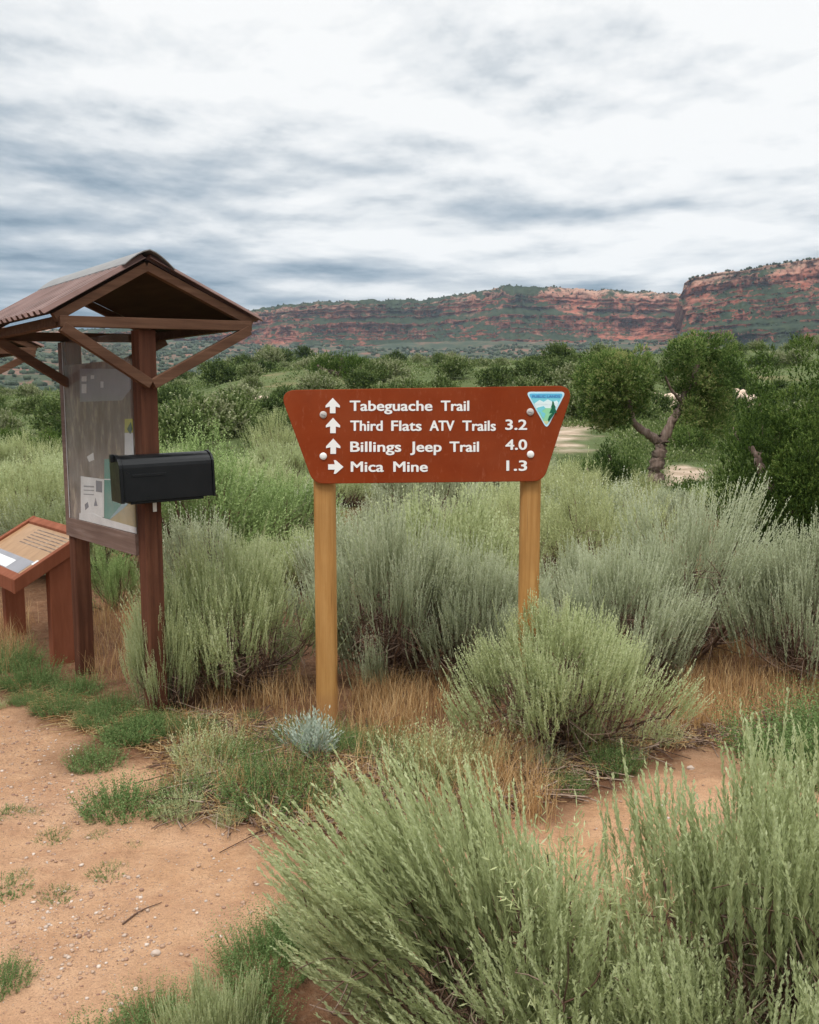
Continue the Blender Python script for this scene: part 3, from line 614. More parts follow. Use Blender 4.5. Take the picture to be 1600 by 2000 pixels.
for i, (px, py, k, s, lab) in enumerate([(150, 1352, 0, 1.1, 'green weed at the foot of the kiosk rear post'), (215, 1395, 2, .8, 'feathery weed between the two kiosk posts'), (110, 1392, 2, .75, 'weed in front of the slanted panel leg'), (295, 1425, 0, .9, 'weed at the foot of the kiosk front post'), (345, 1440, 2, .7, 'weed right of the kiosk front post'), (20, 1300, 2, 1.1, 'green weed at the left edge by the slanted panel'), (580, 1450, 2, .75, 'green weed left of the left sign post foot'), (700, 1470, 2, .7, 'green weed right of the left sign post foot')]):
    p = gnd(px, py); place('weed', [('weed', WD[k])], (p.x, p.y), i * 1.3, (s * .85, s * .85, s * .9), lab, 'weed', 'green weeds beside the path')
p = gnd(610, 1500); place('silver_sage', SG['silver'], (p.x, p.y), 0, 1.15, 'small silvery sage plant in front of the left sign post', 'sage plant')
# smaller weeds nobody would tell apart
rg = np.random.default_rng(31)
LIT = wpoly([(-50, 1395), (330, 1500), (345, 1610), (540, 1650), (700, 1640), (1060, 1570), (1280, 1465), (1330, 1420), (1000, 1440), (640, 1420), (330, 1400), (180, 1340), (-50, 1330)])
def inpoly(n, poly, rg):
    P = np.array(poly); lo, hi = P.min(0), P.max(0); out_ = np.zeros((0, 2))
    while len(out_) < n:
        q = rg.uniform(lo, hi, (n * 3, 2)); out_ = np.vstack([out_, q[poly_sd(q[:, 0], q[:, 1], poly) > 0]])
    return out_[:n]
for i, (x, y) in enumerate(inpoly(44, LIT, rg)):
    s = rg.uniform(.35, .85); wk = rg.integers(0, 5); place('weed', [('weed', [WD[0], WD[1], WD[2], WG, WB][wk])], (x, y), rg.uniform(0, 6), (s, s, s * rg.uniform(.7, 1.2)), ('small green', 'flat green', 'bushy green', 'pale yellow-green', 'grey-green')[wk] + ' weed on the littered bank between path and sign', 'weed', 'small weeds of the bank')

# dry grass, litter twigs and gravel: uncountable
def patch(polys, counts, rg):
    return np.vstack([inpoly(c, wpoly(p), rg) for p, c in zip(polys, counts)])
rg = np.random.default_rng(41)
DG = [([(180, 1340), (280, 1340), (275, 1190), (185, 1190)], 900), ([(1300, 1455), (1400, 1450), (1600, 1400), (1600, 1330), (1330, 1340)], 2300), ([(690, 1440), (870, 1460), (880, 1350), (690, 1350)], 1600),
      ([(870, 1570), (1080, 1580), (1000, 1470), (760, 1470)], 900), ([(-20, 1330), (60, 1330), (60, 1200), (-20, 1200)], 700), ([(1340, 1330), (1480, 1330), (1440, 1210), (1340, 1210)], 900), ([(560, 1640), (1080, 1640), (1100, 1500), (560, 1430)], 1500),
      ([(330, 1400), (640, 1430), (560, 1640), (345, 1600)], 700), ([(400, 1400), (640, 1420), (640, 1350), (420, 1330)], 700), ([(930, 1500), (1240, 1480), (1180, 1420), (960, 1430)], 700)]
q = patch([a for a, b in DG], [b for a, b in DG], rg); P = np.column_stack([q, H(q[:, 0], q[:, 1]) - .005])
# gather into tufts
tc_ = P[rg.integers(0, len(P), 420)]; pick = rg.random(len(P)) < .75; P[pick, :2] = tc_[rg.integers(0, 420, pick.sum()), :2] + rg.normal(0, .035, (pick.sum(), 2))
V, Fq, t = blades(P, rg, .17, .0028, .6); o = link('dry_grass', mesh_np('dry_grass', V, Fq, M['straw'], False, {'tint': t})); tag(o, 'straw and orange dry grass between the shrubs', 'dry grass', kind='stuff')
def litter(n, polys, counts, seed, l0, l1, mat, name, lab, wd=.0028):
    rg = np.random.default_rng(seed); q = patch(polys, counts, rg); n = len(q); z = H(q[:, 0], q[:, 1]); ph = rg.random(n) * 6.283; ln = rg.uniform(l0, l1, n)
    d = np.stack([np.cos(ph), np.sin(ph), rg.normal(0, .12, n)], -1); p0 = np.column_stack([q, z + rg.uniform(.003, .02, n)]); p2 = p0 + d * ln[:, None]; p1 = (p0 + p2) / 2 + rg.normal(0, .008, (n, 3))
    p2[:, 2] = np.maximum(p2[:, 2], z + .003)
    V, Fq = tubes(bez(p0, p1, p2, 4), np.full((n, 4), wd / 2) * rg.uniform(.5, 1.4, (n, 1)), 3)
    o = link(name, mesh_np(name, V, Fq, mat, False, {'tint': np.repeat(rg.random(n), 12)})); tag(o, lab, 'litter', kind='stuff')
LP = [(330, 1400), (640, 1430), (1000, 1450), (1320, 1430), (1600, 1390), (1600, 1470), (1290, 1465), (1060, 1565), (860, 1610), (560, 1630), (345, 1600), (330, 1480)]
litter(0, [LP, [(0, 1330), (330, 1400), (330, 1500), (110, 1420)]], [9500, 1200], 51, .02, .12, M['straw'], 'straw_litter', 'dry stalks and leaf litter lying under the shrubs')
litter(0, [LP], [4200], 52, .04, .22, M['twig'], 'twig_litter', 'dead grey-brown twigs lying under the shrubs', .005)
rg = np.random.default_rng(61)
GV = [([(-40, 1390), (110, 1420), (200, 1500), (190, 1620), (-60, 1640)], 1500), ([(-200, 1640), (330, 1620), (520, 1650), (480, 1850), (230, 2000), (-400, 2000)], 1300), ([(1080, 1640), (1250, 1540), (1390, 1490), (1380, 1570), (1150, 1700)], 90), ([(-40, 1780), (250, 1700), (330, 1850), (100, 1960)], 700)]
q = patch([a for a, b in GV], [b for a, b in GV], rg); s = .0018 + .0065 * rg.random(len(q)) ** 5; P = np.column_stack([q, H(q[:, 0], q[:, 1]) + s * .2])
o = link('gravel', blobs('gravel', P, s, M['stone'], 8, .6, .3)); tag(o, 'grey and white gravel scattered over the sandy path', 'gravel', kind='stuff')
# a few stones big enough to point at, and a stick
def rock(px, py, s, seed, lab, mat='stone'):
    p = gnd(px, py); bm = bmesh.new(); bmesh.ops.create_icosphere(bm, subdivisions=3, radius=1); v = np.array([x.co[:] for x in bm.verts])
    f = np.array([[l.index for l in q.verts] for q in bm.faces]); bm.free(); v = v * (1 + .28 * fbm(v[:, 0] * 1.3, v[:, 1] * 1.3, v[:, 2] * 1.3, 3, seed))[:, None] * np.array(s)
    o = link('stone', mesh_np('stone', v, f, M[mat], False, {'tint': np.full(len(v), .86)}, 3)); o.location = (p.x, p.y, Hs(p.x, p.y) + s[2] * .3); tag(o, lab, 'stone')
rock(1349, 1509, (.014, .012, .01), 1, 'small pale stone on the side trail at the bend')
rock(1408, 1190, (.055, .04, .085), 2, 'pale upright rock among the sagebrush right of the leaning one')
rock(988, 1085, (.06, .05, .09), 3, 'pale rock behind the right sign post')
rock(305, 1866, (.012, .01, .008), 4, 'whitish stone in the middle of the path near the bottom')
p0 = gnd(240, 1810); p1 = gnd(318, 1768); k = 9; t = np.linspace(0, 1, k); pth = np.array([[p0.x + (p1.x - p0.x) * a, p0.y + (p1.y - p0.y) * a + .012 * math.sin(a * 4), 0] for a in t]); pth[:, 2] = H(pth[:, 0], pth[:, 1]) + .004
V, Fq = tubes(pth[None], np.linspace(.0026, .0012, k)[None], 5); o = link('stick', mesh_np('stick', V, Fq, M['twig'], True, {'tint': np.full(len(V), .15)})); tag(o, 'thin crooked dark stick lying on the sand', 'stick')

# ------------------------------------------------------------------ trees
def crown_mesh(name, centers, radii, n, ll, lw, mat, seed, upb=.5, cv=.16, flat=(1, 1, 1)):
    """leaf sprays spread on and in clumps; each spray a little plume"""
    rg = np.random.default_rng(seed); centers = np.array(centers, float); radii = np.array(radii, float); k = rg.choice(len(centers), n, p=radii ** 2 / (radii ** 2).sum())
    d = nrm(rg.normal(size=(n, 3))); r = radii[k] * rg.uniform(.5, 1.0, n) ** .3 * np.where(rg.random(n) < .07, rg.uniform(1.1, 1.55, n), 1) * (1 + .22 * fbm(d[:, 0] * 2.5 + k, d[:, 1] * 2.5, d[:, 2] * 2.5, 2, seed))
    B = centers[k] + d * r[:, None] * np.array(flat); D = nrm(d + np.array([0, 0, upb]) + .35 * rg.normal(size=(n, 3)))
    V, t = plumes(B, D, ll * 2.4 * rg.uniform(.5, 1.4, n), 9, ll, lw, .55, rg, .1, 0, .7)
    co = rg.normal(0, cv, len(centers))[k]; t = np.clip(t + np.concatenate([np.repeat(co, 36), np.repeat(co, 4)]), 0, 1)
    return mesh_np(name, V, qf(len(V)), M[mat], False, {'tint': t})
def limb_mesh(name, paths, radii, mat, seed=0, sides=16):
    rg = np.random.default_rng(seed); Vs = []; Fs = []; o_ = 0
    for pts, (r0, r1) in zip(paths, radii):
        pts = np.array(pts, float); k = 30; tt = np.linspace(0, len(pts) - 1, k); P = np.stack([np.interp(tt, np.arange(len(pts)), pts[:, i]) for i in range(3)], -1)
        P[1:-1] += (P[:-2] - 2 * P[1:-1] + P[2:]) * .4 + rg.normal(0, r0 * .07, (k - 2, 3))
        V, Fq = tubes(P[None], (np.linspace(r0, r1, k) * (1 + .05 * rg.normal(size=k)))[None], sides)
        cc = np.repeat(P, sides, 0); V = cc + (V - cc) * (1 + .30 * fbm(V[:, 0] * 16 / (r0 / .12), V[:, 1] * 16 / (r0 / .12), V[:, 2] * 1.1, 3, seed))[:, None]
        Vs.append(V); Fs.append(Fq + o_); o_ += len(V)
    return mesh_np(name, np.vstack(Vs), np.vstack(Fs), mat, True)
# the two-headed juniper on the right
Yt = 15.0
def T3(px, py, dy=0): p = atY(px, py, Yt + dy); return (p.x, p.y, p.z)
b = T3(1275, 975); org = Vector((b[0], b[1], Hs(b[0], b[1]) - .03))
def loc(p): return (p[0] - org.x, p[1] - org.y, p[2] - org.z)
root = empty('juniper_tree', org, 0, 'small juniper with a pale twisted forked trunk and two round crowns, right of the sign', 'tree')
paths = [[(0, 0, 0), loc(T3(1282, 930)), loc(T3(1290, 880)), loc(T3(1292, 855))], [loc(T3(1290, 865)), loc(T3(1262, 845)), loc(T3(1238, 828)), loc(T3(1228, 790)), loc(T3(1215, 740))],
         [loc(T3(1292, 862)), loc(T3(1312, 825)), loc(T3(1330, 795)), loc(T3(1345, 750)), loc(T3(1370, 700))], [loc(T3(1345, 760)), loc(T3(1375, 740)), loc(T3(1400, 720))], [loc(T3(1232, 800)), loc(T3(1190, 770, .2)), loc(T3(1165, 740, .3))],
         [loc(T3(1335, 790)), loc(T3(1310, 760, -.2)), loc(T3(1300, 735, -.3))]]
link('trunk', limb_mesh('trunk', paths, [(.155, .10), (.075, .03), (.085, .03), (.04, .015), (.035, .012), (.03, .012)], M['bark'], 3), root)
rg = np.random.default_rng(5)
def clumps(cx, cy, rx, ry, n, r0, r1, depth, seed):
    rg = np.random.default_rng(seed); c = []; r = []
    for i in range(n):
        a = i * 2.4; u = math.sqrt((i + .5) / n); c.append(loc(T3(cx + rx * u * math.cos(a) + rg.normal(0, 7), cy + ry * u * math.sin(a) + rg.normal(0, 7), rg.uniform(-depth, depth) * math.sqrt(max(0, 1 - u * u * .8))))); r.append(rg.uniform(r0, r1))
    return c, r
c1, r1 = clumps(1202, 750, 60, 60, 34, .10, .22, .6, 1); c2, r2 = clumps(1378, 726, 58, 68, 34, .10, .22, .6, 2); c3, r3 = clumps(1180, 806, 48, 24, 12, .11, .17, .4, 3); c4, r4 = clumps(1390, 812, 40, 34, 14, .11, .17, .4, 4); c5, r5 = clumps(1328, 812, 14, 10, 3, .08, .10, .3, 5)
link('crown', crown_mesh('crown', c1 + c2 + c3 + c4 + c5, r1 + r2 + r3 + r4 + r5, 19000, .028, .019, 'pinyon', 6, .4, .24), root)

def bushy(name, px, py, Y, wpx, topy, label, mat, seed, n, ll, lw, cols=9, grp=None):
    """dense juniper reaching the ground, built from rising tapered clumps"""
    rg = np.random.default_rng(seed); p = gnd(px, py) if Y is None else atY(px, py, Y); y = p.y; x = p.x; z0 = Hs(x, y); sc = F / y
    W = wpx / sc / 2; top = EYE + (800 - topy) / sc - z0; c = []; r = []
    for i in range(cols):
        a = i * 2.4 + rg.random(); u = math.sqrt(i / cols); h = top * (1 - .36 * u ** 1.8) * rg.uniform(.78, 1.06); bx_, by_ = W * .78 * u * math.cos(a), W * .78 * u * math.sin(a)
        m_ = max(4, int(h / (W * .22)))
        for j in range(m_):
            t = (j + .5) / m_; rr_ = W * .29 * (1.18 - t * 1.0) * rg.uniform(.8, 1.15); c.append((bx_ * (.75 + .25 * t) + rg.normal(0, W * .07), by_ * (.75 + .25 * t) + rg.normal(0, W * .07), min(h * t + .05, h - rr_))); r.append(rr_)
    root = empty(name, (x, y, z0 - .02), 0, label, 'tree', grp)
    link('crown', crown_mesh('crown', c, r, n, ll, lw, mat, seed, 1.1), root)
    link('trunk', limb_mesh('trunk', [[(0, 0, -.05), (.05 * W, 0, top * .3), (0, .05, top * .75)], [(0, 0, .05), (W * .4, 0, top * .3), (W * .5, .1, top * .5)], [(0, 0, .05), (-W * .4, -.1, top * .25), (-W * .55, 0, top * .45)]], [(W * .12, W * .03), (W * .07, W * .02), (W * .07, W * .02)], M['bark'], seed), root)
bushy('juniper_bush', 1595, 1062, None, 500, 625, 'large dense dark green juniper reaching the ground at the right edge', 'juniper', 11, 30000, .026, .014, 18)
bushy('juniper_bush', 1345, 985, None, 120, 940, 'low green juniper at the foot of the forked tree', 'juniper', 12, 1800, .035, .014, 5)
bushy('juniper_bush', 1190, 955, None, 165, 858, 'rounded juniper bush left of the forked trunk', 'pinyon', 13, 3600, .035, .014, 7)
bushy('juniper_bush', 1340, 905, 24, 130, 800, 'juniper bush seen through the fork of the two-headed tree', 'pinyon', 14, 2400, .055, .022, 6)
bushy('juniper_bush', 1480, 905, 22, 190, 750, 'juniper between the forked tree and the large dark one', 'juniper', 15, 3000, .05, .02, 7)
bushy('juniper_bush', 100, 925, 21, 110, 830, 'bright green juniper just left of the kiosk post', 'juniper', 16, 2400, .05, .02, 6)
bushy('juniper_bush', 15, 920, 24, 120, 830, 'green juniper at the left frame edge beyond the shrubs', 'juniper', 17, 2200, .05, .02, 6)
bushy('juniper_bush', 560, 905, 26, 90, 850, 'green juniper bush at the left end of the sign board', 'juniper', 18, 1500, .05, .02, 5)
bushy('juniper_bush', 930, 960, 20, 120, 905, 'dark juniper peeking out below the sign board', 'juniper', 19, 1500, .05, .02, 5)
bushy('juniper_bush', 668, 800, 62, 170, 688, 'juniper standing highest on the crest behind the left half of the sign', 'juniper', 20, 2500, .12, .05, 8)

# hillside junipers: four kinds, copied
HB = []
for s in range(5):
    rg = np.random.default_rng(100 + s); c = []; r = []
    for i in range(12):
        a = i * 2.4 + rg.random(); u = math.sqrt(i / 12); rr_ = rg.uniform(.26, .44); c.append((.8 * u * math.cos(a), .8 * u * math.sin(a), rg.uniform(.35, .6) + (1 - u) * .55)); r.append(rr_)
    HB.append(crown_mesh('juniper_crown', c, r, 520, .14, .07, 'hillbush', s + 200, .7))
rg = np.random.default_rng(71); k = 0
while k < 290:
    Y = 24 + 120 * rg.random() ** 1.1; px = rg.uniform(-150, 1750); X = (px - 800) / F * Y
    if fbm(np.array([X / 9]), np.array([Y / 9]), o=2, seed=50)[0] < -.35: continue
    yp = 800 - F * (Hs(X, Y) - EYE) / Y
    if 1060 < px < 1210 and 835 < yp < 912: continue
    if 1290 < px < 1390 and 905 < yp < 960: continue
    s = rg.uniform(.6, 1.4) * (.8 + Y / 260); o = link('juniper_bush', HB[rg.integers(0, 5)]); o.location = (X, Y, Hs(X, Y) - .12 * s); o.rotation_euler = (0, 0, rg.uniform(0, 6.28)); o.scale = (s, s, s * rg.uniform(.7, 1.0))
    tag(o, ('larger green juniper on the near foot of the hillside' if Y < 50 else 'rounded green juniper on the middle of the hillside' if Y < 95 else 'small far juniper near the crest of the hillside'), 'tree', 'junipers dotting the hillside'); k += 1
# low scrub between them
rg = np.random.default_rng(72); n = 9000; Y = 13 + 150 * rg.random(n); px = rg.uniform(-250, 1850, n); X = (px - 800) / F * Y; yp = 800 - F * (H(X, Y) - EYE) / Y
X2 = slice(0, 2600); Y[X2] = 13 + 28 * rg.random(2600); px[X2] = rg.uniform(1040, 1500, 2600); X = (px - 800) / F * Y; yp = 800 - F * (H(X, Y) - EYE) / Y
ok = ((px > 1000) | (Y > 19)) & ~((px > 1060) & (px < 1205) & (yp > 835) & (yp < 912)) & ~((px > 1290) & (px < 1390) & (yp > 905) & (yp < 960)); X, Y = X[ok], Y[ok]; n = len(X)
m_ = 26; off = rg.normal(size=(n, m_, 3)) * np.array([.32, .32, .12]) * (.6 + Y / 90)[:, None, None]; B = np.stack([X, Y, H(X, Y) + .07], -1)[:, None] + off * np.array([.7, .7, .8])
D = nrm(off + np.array([0, 0, .6])); sd_ = nrm(np.cross(D, rg.normal(size=D.shape))); ln = (.025 + Y / 520)[:, None] * rg.uniform(.6, 1.3, (n, m_))
V = leaves(B.reshape(-1, 3), D.reshape(-1, 3), sd_.reshape(-1, 3), ln.ravel(), ln.ravel() * .5)
o = link('hillside_scrub', mesh_np('hillside_scrub', V, qf(len(V)), M['hillbush'], False, {'tint': np.repeat(np.clip(rg.normal(.42, .3, n), 0, 1), m_ * 4)})); tag(o, 'low scrub covering the hillside between the junipers', 'scrub', kind='stuff')
# pale rock outcrops on the hillside
def outcrop(px, py, Y, wpx, hpx, seed, lab):
    p = atY(px, py, Y); sc = F / Y; bm = bmesh.new(); bmesh.ops.create_icosphere(bm, subdivisions=4, radius=1); v = np.array([x.co[:] for x in bm.verts]); f = np.array([[l.index for l in q.verts] for q in bm.faces]); bm.free()
    v = v * np.array([wpx / 2 / sc, wpx / 3 / sc, hpx / 2 / sc]) * (1 + .4 * fbm(v[:, 0] * 2.2, v[:, 1] * 2.2, v[:, 2] * 4, 4, seed))[:, None]
    o = link('rock_outcrop', mesh_np('rock_outcrop', v, f, M['pale'], False, None, 3)); o.location = (p.x, p.y, max(Hs(p.x, p.y) + hpx * .22 / sc, p.z)); tag(o, lab, 'rock')
outcrop(345, 766, 120, 60, 12, 1, 'pale rock ledge on the crest just right of the kiosk post')
outcrop(545, 716, 118, 44, 10, 2, 'small pale ledge on the crest left of the sign')
outcrop(1285, 790, 45, 90, 42, 3, 'pale rock face seen between the two crowns of the forked juniper')
outcrop(1440, 785, 42, 60, 46, 4, 'greyish rock face right of the forked juniper')
outcrop(1150, 838, 45, 90, 18, 5, 'pale bank above the trail right of the sign')
outcrop(500, 835, 48, 70, 26, 6, 'grey-tan rock bank left of the sign board')

# ------------------------------------------------------------------ trail sign
root = empty('trail_sign', (gnd(642, 1420).x + .46, 3.87, 0), 0, 'brown trapezoid trail sign with white lettering and arrows on two round-edged wooden posts', 'sign')
O = root.location.copy(); YB = 3.79
def S2(px, py, dy=0.): p = atY(px, py, YB + dy); return (p.x - O.x, p.y - O.y, p.z)
def rpoly(pts, rads, k=7):
    """round the corners of a pixel polygon"""
    out_ = []; n = len(pts)
    for i in range(n):
        p = Vector(pts[i]); a = Vector(pts[i - 1]) - p; c = Vector(pts[(i + 1) % n]) - p; r = rads[i]; a = a.normalized() * r; c = c.normalized() * r
        for j in range(k + 1):
            t = j / k; out_.append(tuple((p + a) * (1 - t) ** 2 + 2 * p * t * (1 - t) + (p + c) * t * t))
    return out_
def plate(pts, t0, t1): m = MB(); m.prism(pts, t0, t1, lambda a, b, t: S2(a, b, t)); return m
bd = plate(rpoly([(545, 762), (1122, 753), (1062, 940), (612, 945)], [34, 34, 22, 22]), 0, .024).build('board', M['sign'], root, .002)
for i, (xa, xb, yb) in enumerate([(613, 655, 1440), (1017, 1056, 1440)]):
    top = S2((xa + xb) / 2, 900, .075); x0 = top[0]; Yp = YB + .024 + .046
    wdt = (xb - xa) / F * Yp; m = MB(); vs = []
    k = 24; lv = 14; rg = np.random.default_rng(i + 3)
    zt = EYE - (772 - 800) / F * Yp
    cs = []
    for j in range(k):
        a = j / k * 6.283 + .13; c_, s_ = math.cos(a), math.sin(a); e = 5.0; q = (abs(c_) ** e + abs(s_) ** e) ** (-1 / e); cs.append((wdt / 2 * c_ * q, wdt / 2 * s_ * q))
    vv = []
    for z in np.linspace(-.1, zt, lv):
        for a, b_ in cs: vv.append((x0 + a, Yp - O.y + b_, z))
    ff = [(l * k + j, l * k + (j + 1) % k, (l + 1) * k + (j + 1) % k, (l + 1) * k + j) for l in range(lv - 1) for j in range(k)] + [tuple(range(k))[::-1], tuple((lv - 1) * k + j for j in range(k))]
    m.add(vv, ff); m.build('post', M['post_wood'], root, smooth=True)
# raised lettering
def word(txt, x0, x1, base, cap=20.5, mat='white', bold=.010, dy=-.0015, name='lettering', parent=None):
    cu = bpy.data.curves.new('txt', 'FONT'); cu.body = txt; cu.size = 1; cu.extrude = 0; cu.resolution_u = 4
    o = bpy.data.objects.new('txt', cu); COL.objects.link(o); bpy.context.view_layer.update(); dg = bpy.context.evaluated_depsgraph_get()
    me = bpy.data.meshes.new_from_object(o.evaluated_get(dg)); bpy.data.objects.remove(o); v = np.array([x.co[:] for x in me.vertices]); lo, hi = v[:, 0].min(), v[:, 0].max()
    ks = cap / .729; sc = (x1 - x0) / (hi - lo)
    for x in me.vertices:
        a = x0 + (x.co.x - lo) * sc; b = base - x.co.y * ks; x.co = S2(a, b, dy)
    return me
def join(name, meshes, mat, parent, label=None, bold=.00135):
    bm = bmesh.new()
    for me in meshes:
        v = np.array([x.co[:] for x in me.vertices])
        for k, (a, b_) in enumerate([(0, 0), (1, .35), (-1, .35), (1, -.35), (-1, -.35), (.5, .6), (-.5, -.6)]):
            w_ = v + np.array([a * bold, -k * .00006, b_ * bold]); me.vertices.foreach_set('co', w_.ravel()); bm.from_mesh(me)
    me = bpy.data.meshes.new(name); bm.to_mesh(me); bm.free(); me.materials.clear(); me.materials.append(mat)
    o = link(name, me, parent)
    if label: o['label'] = label
    return o
LN = [([('Tabeguache', 684, 844), ('Trail', 862, 916)], 802, None), ([('Third', 685, 747), ('Flats', 765, 823), ('ATV', 840, 887), ('Trails', 904, 968)], 841, ('3.2', 988, 1029, 839)),
      ([('Billings', 685, 783), ('Jeep', 802, 862), ('Trail', 879, 935)], 882, ('4.0', 988, 1029, 878)), ([('Mica', 686, 749), ('Mine', 769, 835)], 921, ('1.3', 990, 1029, 919))]
for wds, by_, num in LN:
    me = [word(t_, a, b_, by_) for t_, a, b_ in wds]
    join('lettering', me, M['white'], root, 'white line reading ' + ' '.join(t_ for t_, a, b_ in wds), .0018)
    if num: join('distance_number', [word(num[0], num[1], num[2], num[3])], M['white'], root, 'white number ' + num[0], .0018)
def arrow(cx, cy, up=True):
    p = [(0, -15), (14, 0), (14, 4), (5.5, 2), (5.5, 15), (-5.5, 15), (-5.5, 2), (-14, 4), (-14, 0)]
    if not up: p = [(-y, x * .95) for x, y in p]
    plate([(cx + a, cy + b_) for a, b_ in p], -.0022, 0).build('arrow', M['white'], root, label='white arrow pointing ' + ('up' if up else 'right'))
arrow(650, 792); arrow(650.5, 831); arrow(651, 871.5); arrow(656, 912, False)
for cx, cy, mt in ((631.5, 810, 'grey_bolt'), (631.5, 891, 'white_bolt'), (1036, 804.5, 'grey_bolt'), (1036.5, 887.5, 'white_bolt')):
    m = MB(); k = 20; vs = []; prof = [(1, 0), (1, -.003), (.8, -.006), (.35, -.0075)]
    for r, dz in prof:
        for j in range(k): a = j / k * 6.283; vs.append(S2(cx + 7.2 * r * math.cos(a), cy + 7.2 * r * math.sin(a), dz))
    m.add(vs, [(l*k+j, l*k+(j+1) % k, (l+1)*k+(j+1) % k, (l+1)*k+j) for l in range(3) for j in range(k)] + [tuple(3*k+j for j in range(k))])
    bo = m.build('bolt', M[mt], root, smooth=True)
    if mt == 'grey_bolt': plate([(cx - 4, cy - 1), (cx + 4, cy + 1.5), (cx + 4, cy + 2.5), (cx - 4, cy)], -.0085, -.0076).build('slot', M['ink'], bo)
# agency emblem: rounded inverted triangle
em = plate(rpoly([(1027, 765), (1106, 765), (1068, 838)], [11, 11, 11]), -.002, 0).build('emblem', M['em_rim'], root)
tri = rpoly([(1032, 768.5), (1101, 768.5), (1067.5, 832)], [7, 7, 8])
def clip(poly, ya, yb):
    def cut(P, yy, keep_below):
        o_ = []
        for i in range(len(P)):
            a, b_ = P[i - 1], P[i]; ia = (a[1] >= yy) == keep_below; ib = (b_[1] >= yy) == keep_below
            if ia != ib: t = (yy - a[1]) / (b_[1] - a[1]); o_.append((a[0] + t * (b_[0] - a[0]), yy))
            if ib: o_.append(b_)
        return o_
    return cut(cut(poly, ya, True), yb, False)
def emb(pts, mt, d, nm='emblem_field'): plate(pts, -d, -.0021).build(nm, M[mt], em)
emb(clip(tri, 768, 778), 'em_sky', .0028); emb(clip(tri, 778, 789), 'em_lake', .0028); emb(clip(tri, 789, 797), 'em_snow', .0028); emb(clip(tri, 797, 822), 'em_meadow', .0028); emb(clip(tri, 822, 834), 'em_gold', .0028)
emb([(1044, 788), (1054, 781), (1062, 785), (1070, 780), (1080, 785), (1088, 782), (1091, 787), (1088, 790), (1046, 790)], 'em_snow', .0034, 'emblem_mountains')
emb([(1050, 796), (1062, 793), (1066, 797), (1058, 803), (1066, 808), (1062, 818), (1058, 812), (1056, 806), (1050, 803)], 'em_lake', .0034, 'emblem_river')
emb([(1080, 782), (1083, 788), (1082, 788), (1086, 796), (1084, 796), (1088, 806), (1073, 807), (1078, 796), (1076, 796), (1079, 788), (1078, 788)], 'em_tree', .0040, 'emblem_tree')
emb([(1073, 812), (1080, 806), (1084, 807), (1072, 824), (1070, 820)], 'em_tree', .0040, 'emblem_tree')
join('emblem_lettering', [word('PUBLIC LANDS', 1040, 1094, 776.5, 5.2, 'em_text', .012, -.0036)], M['em_text'], em, bold=.0002)

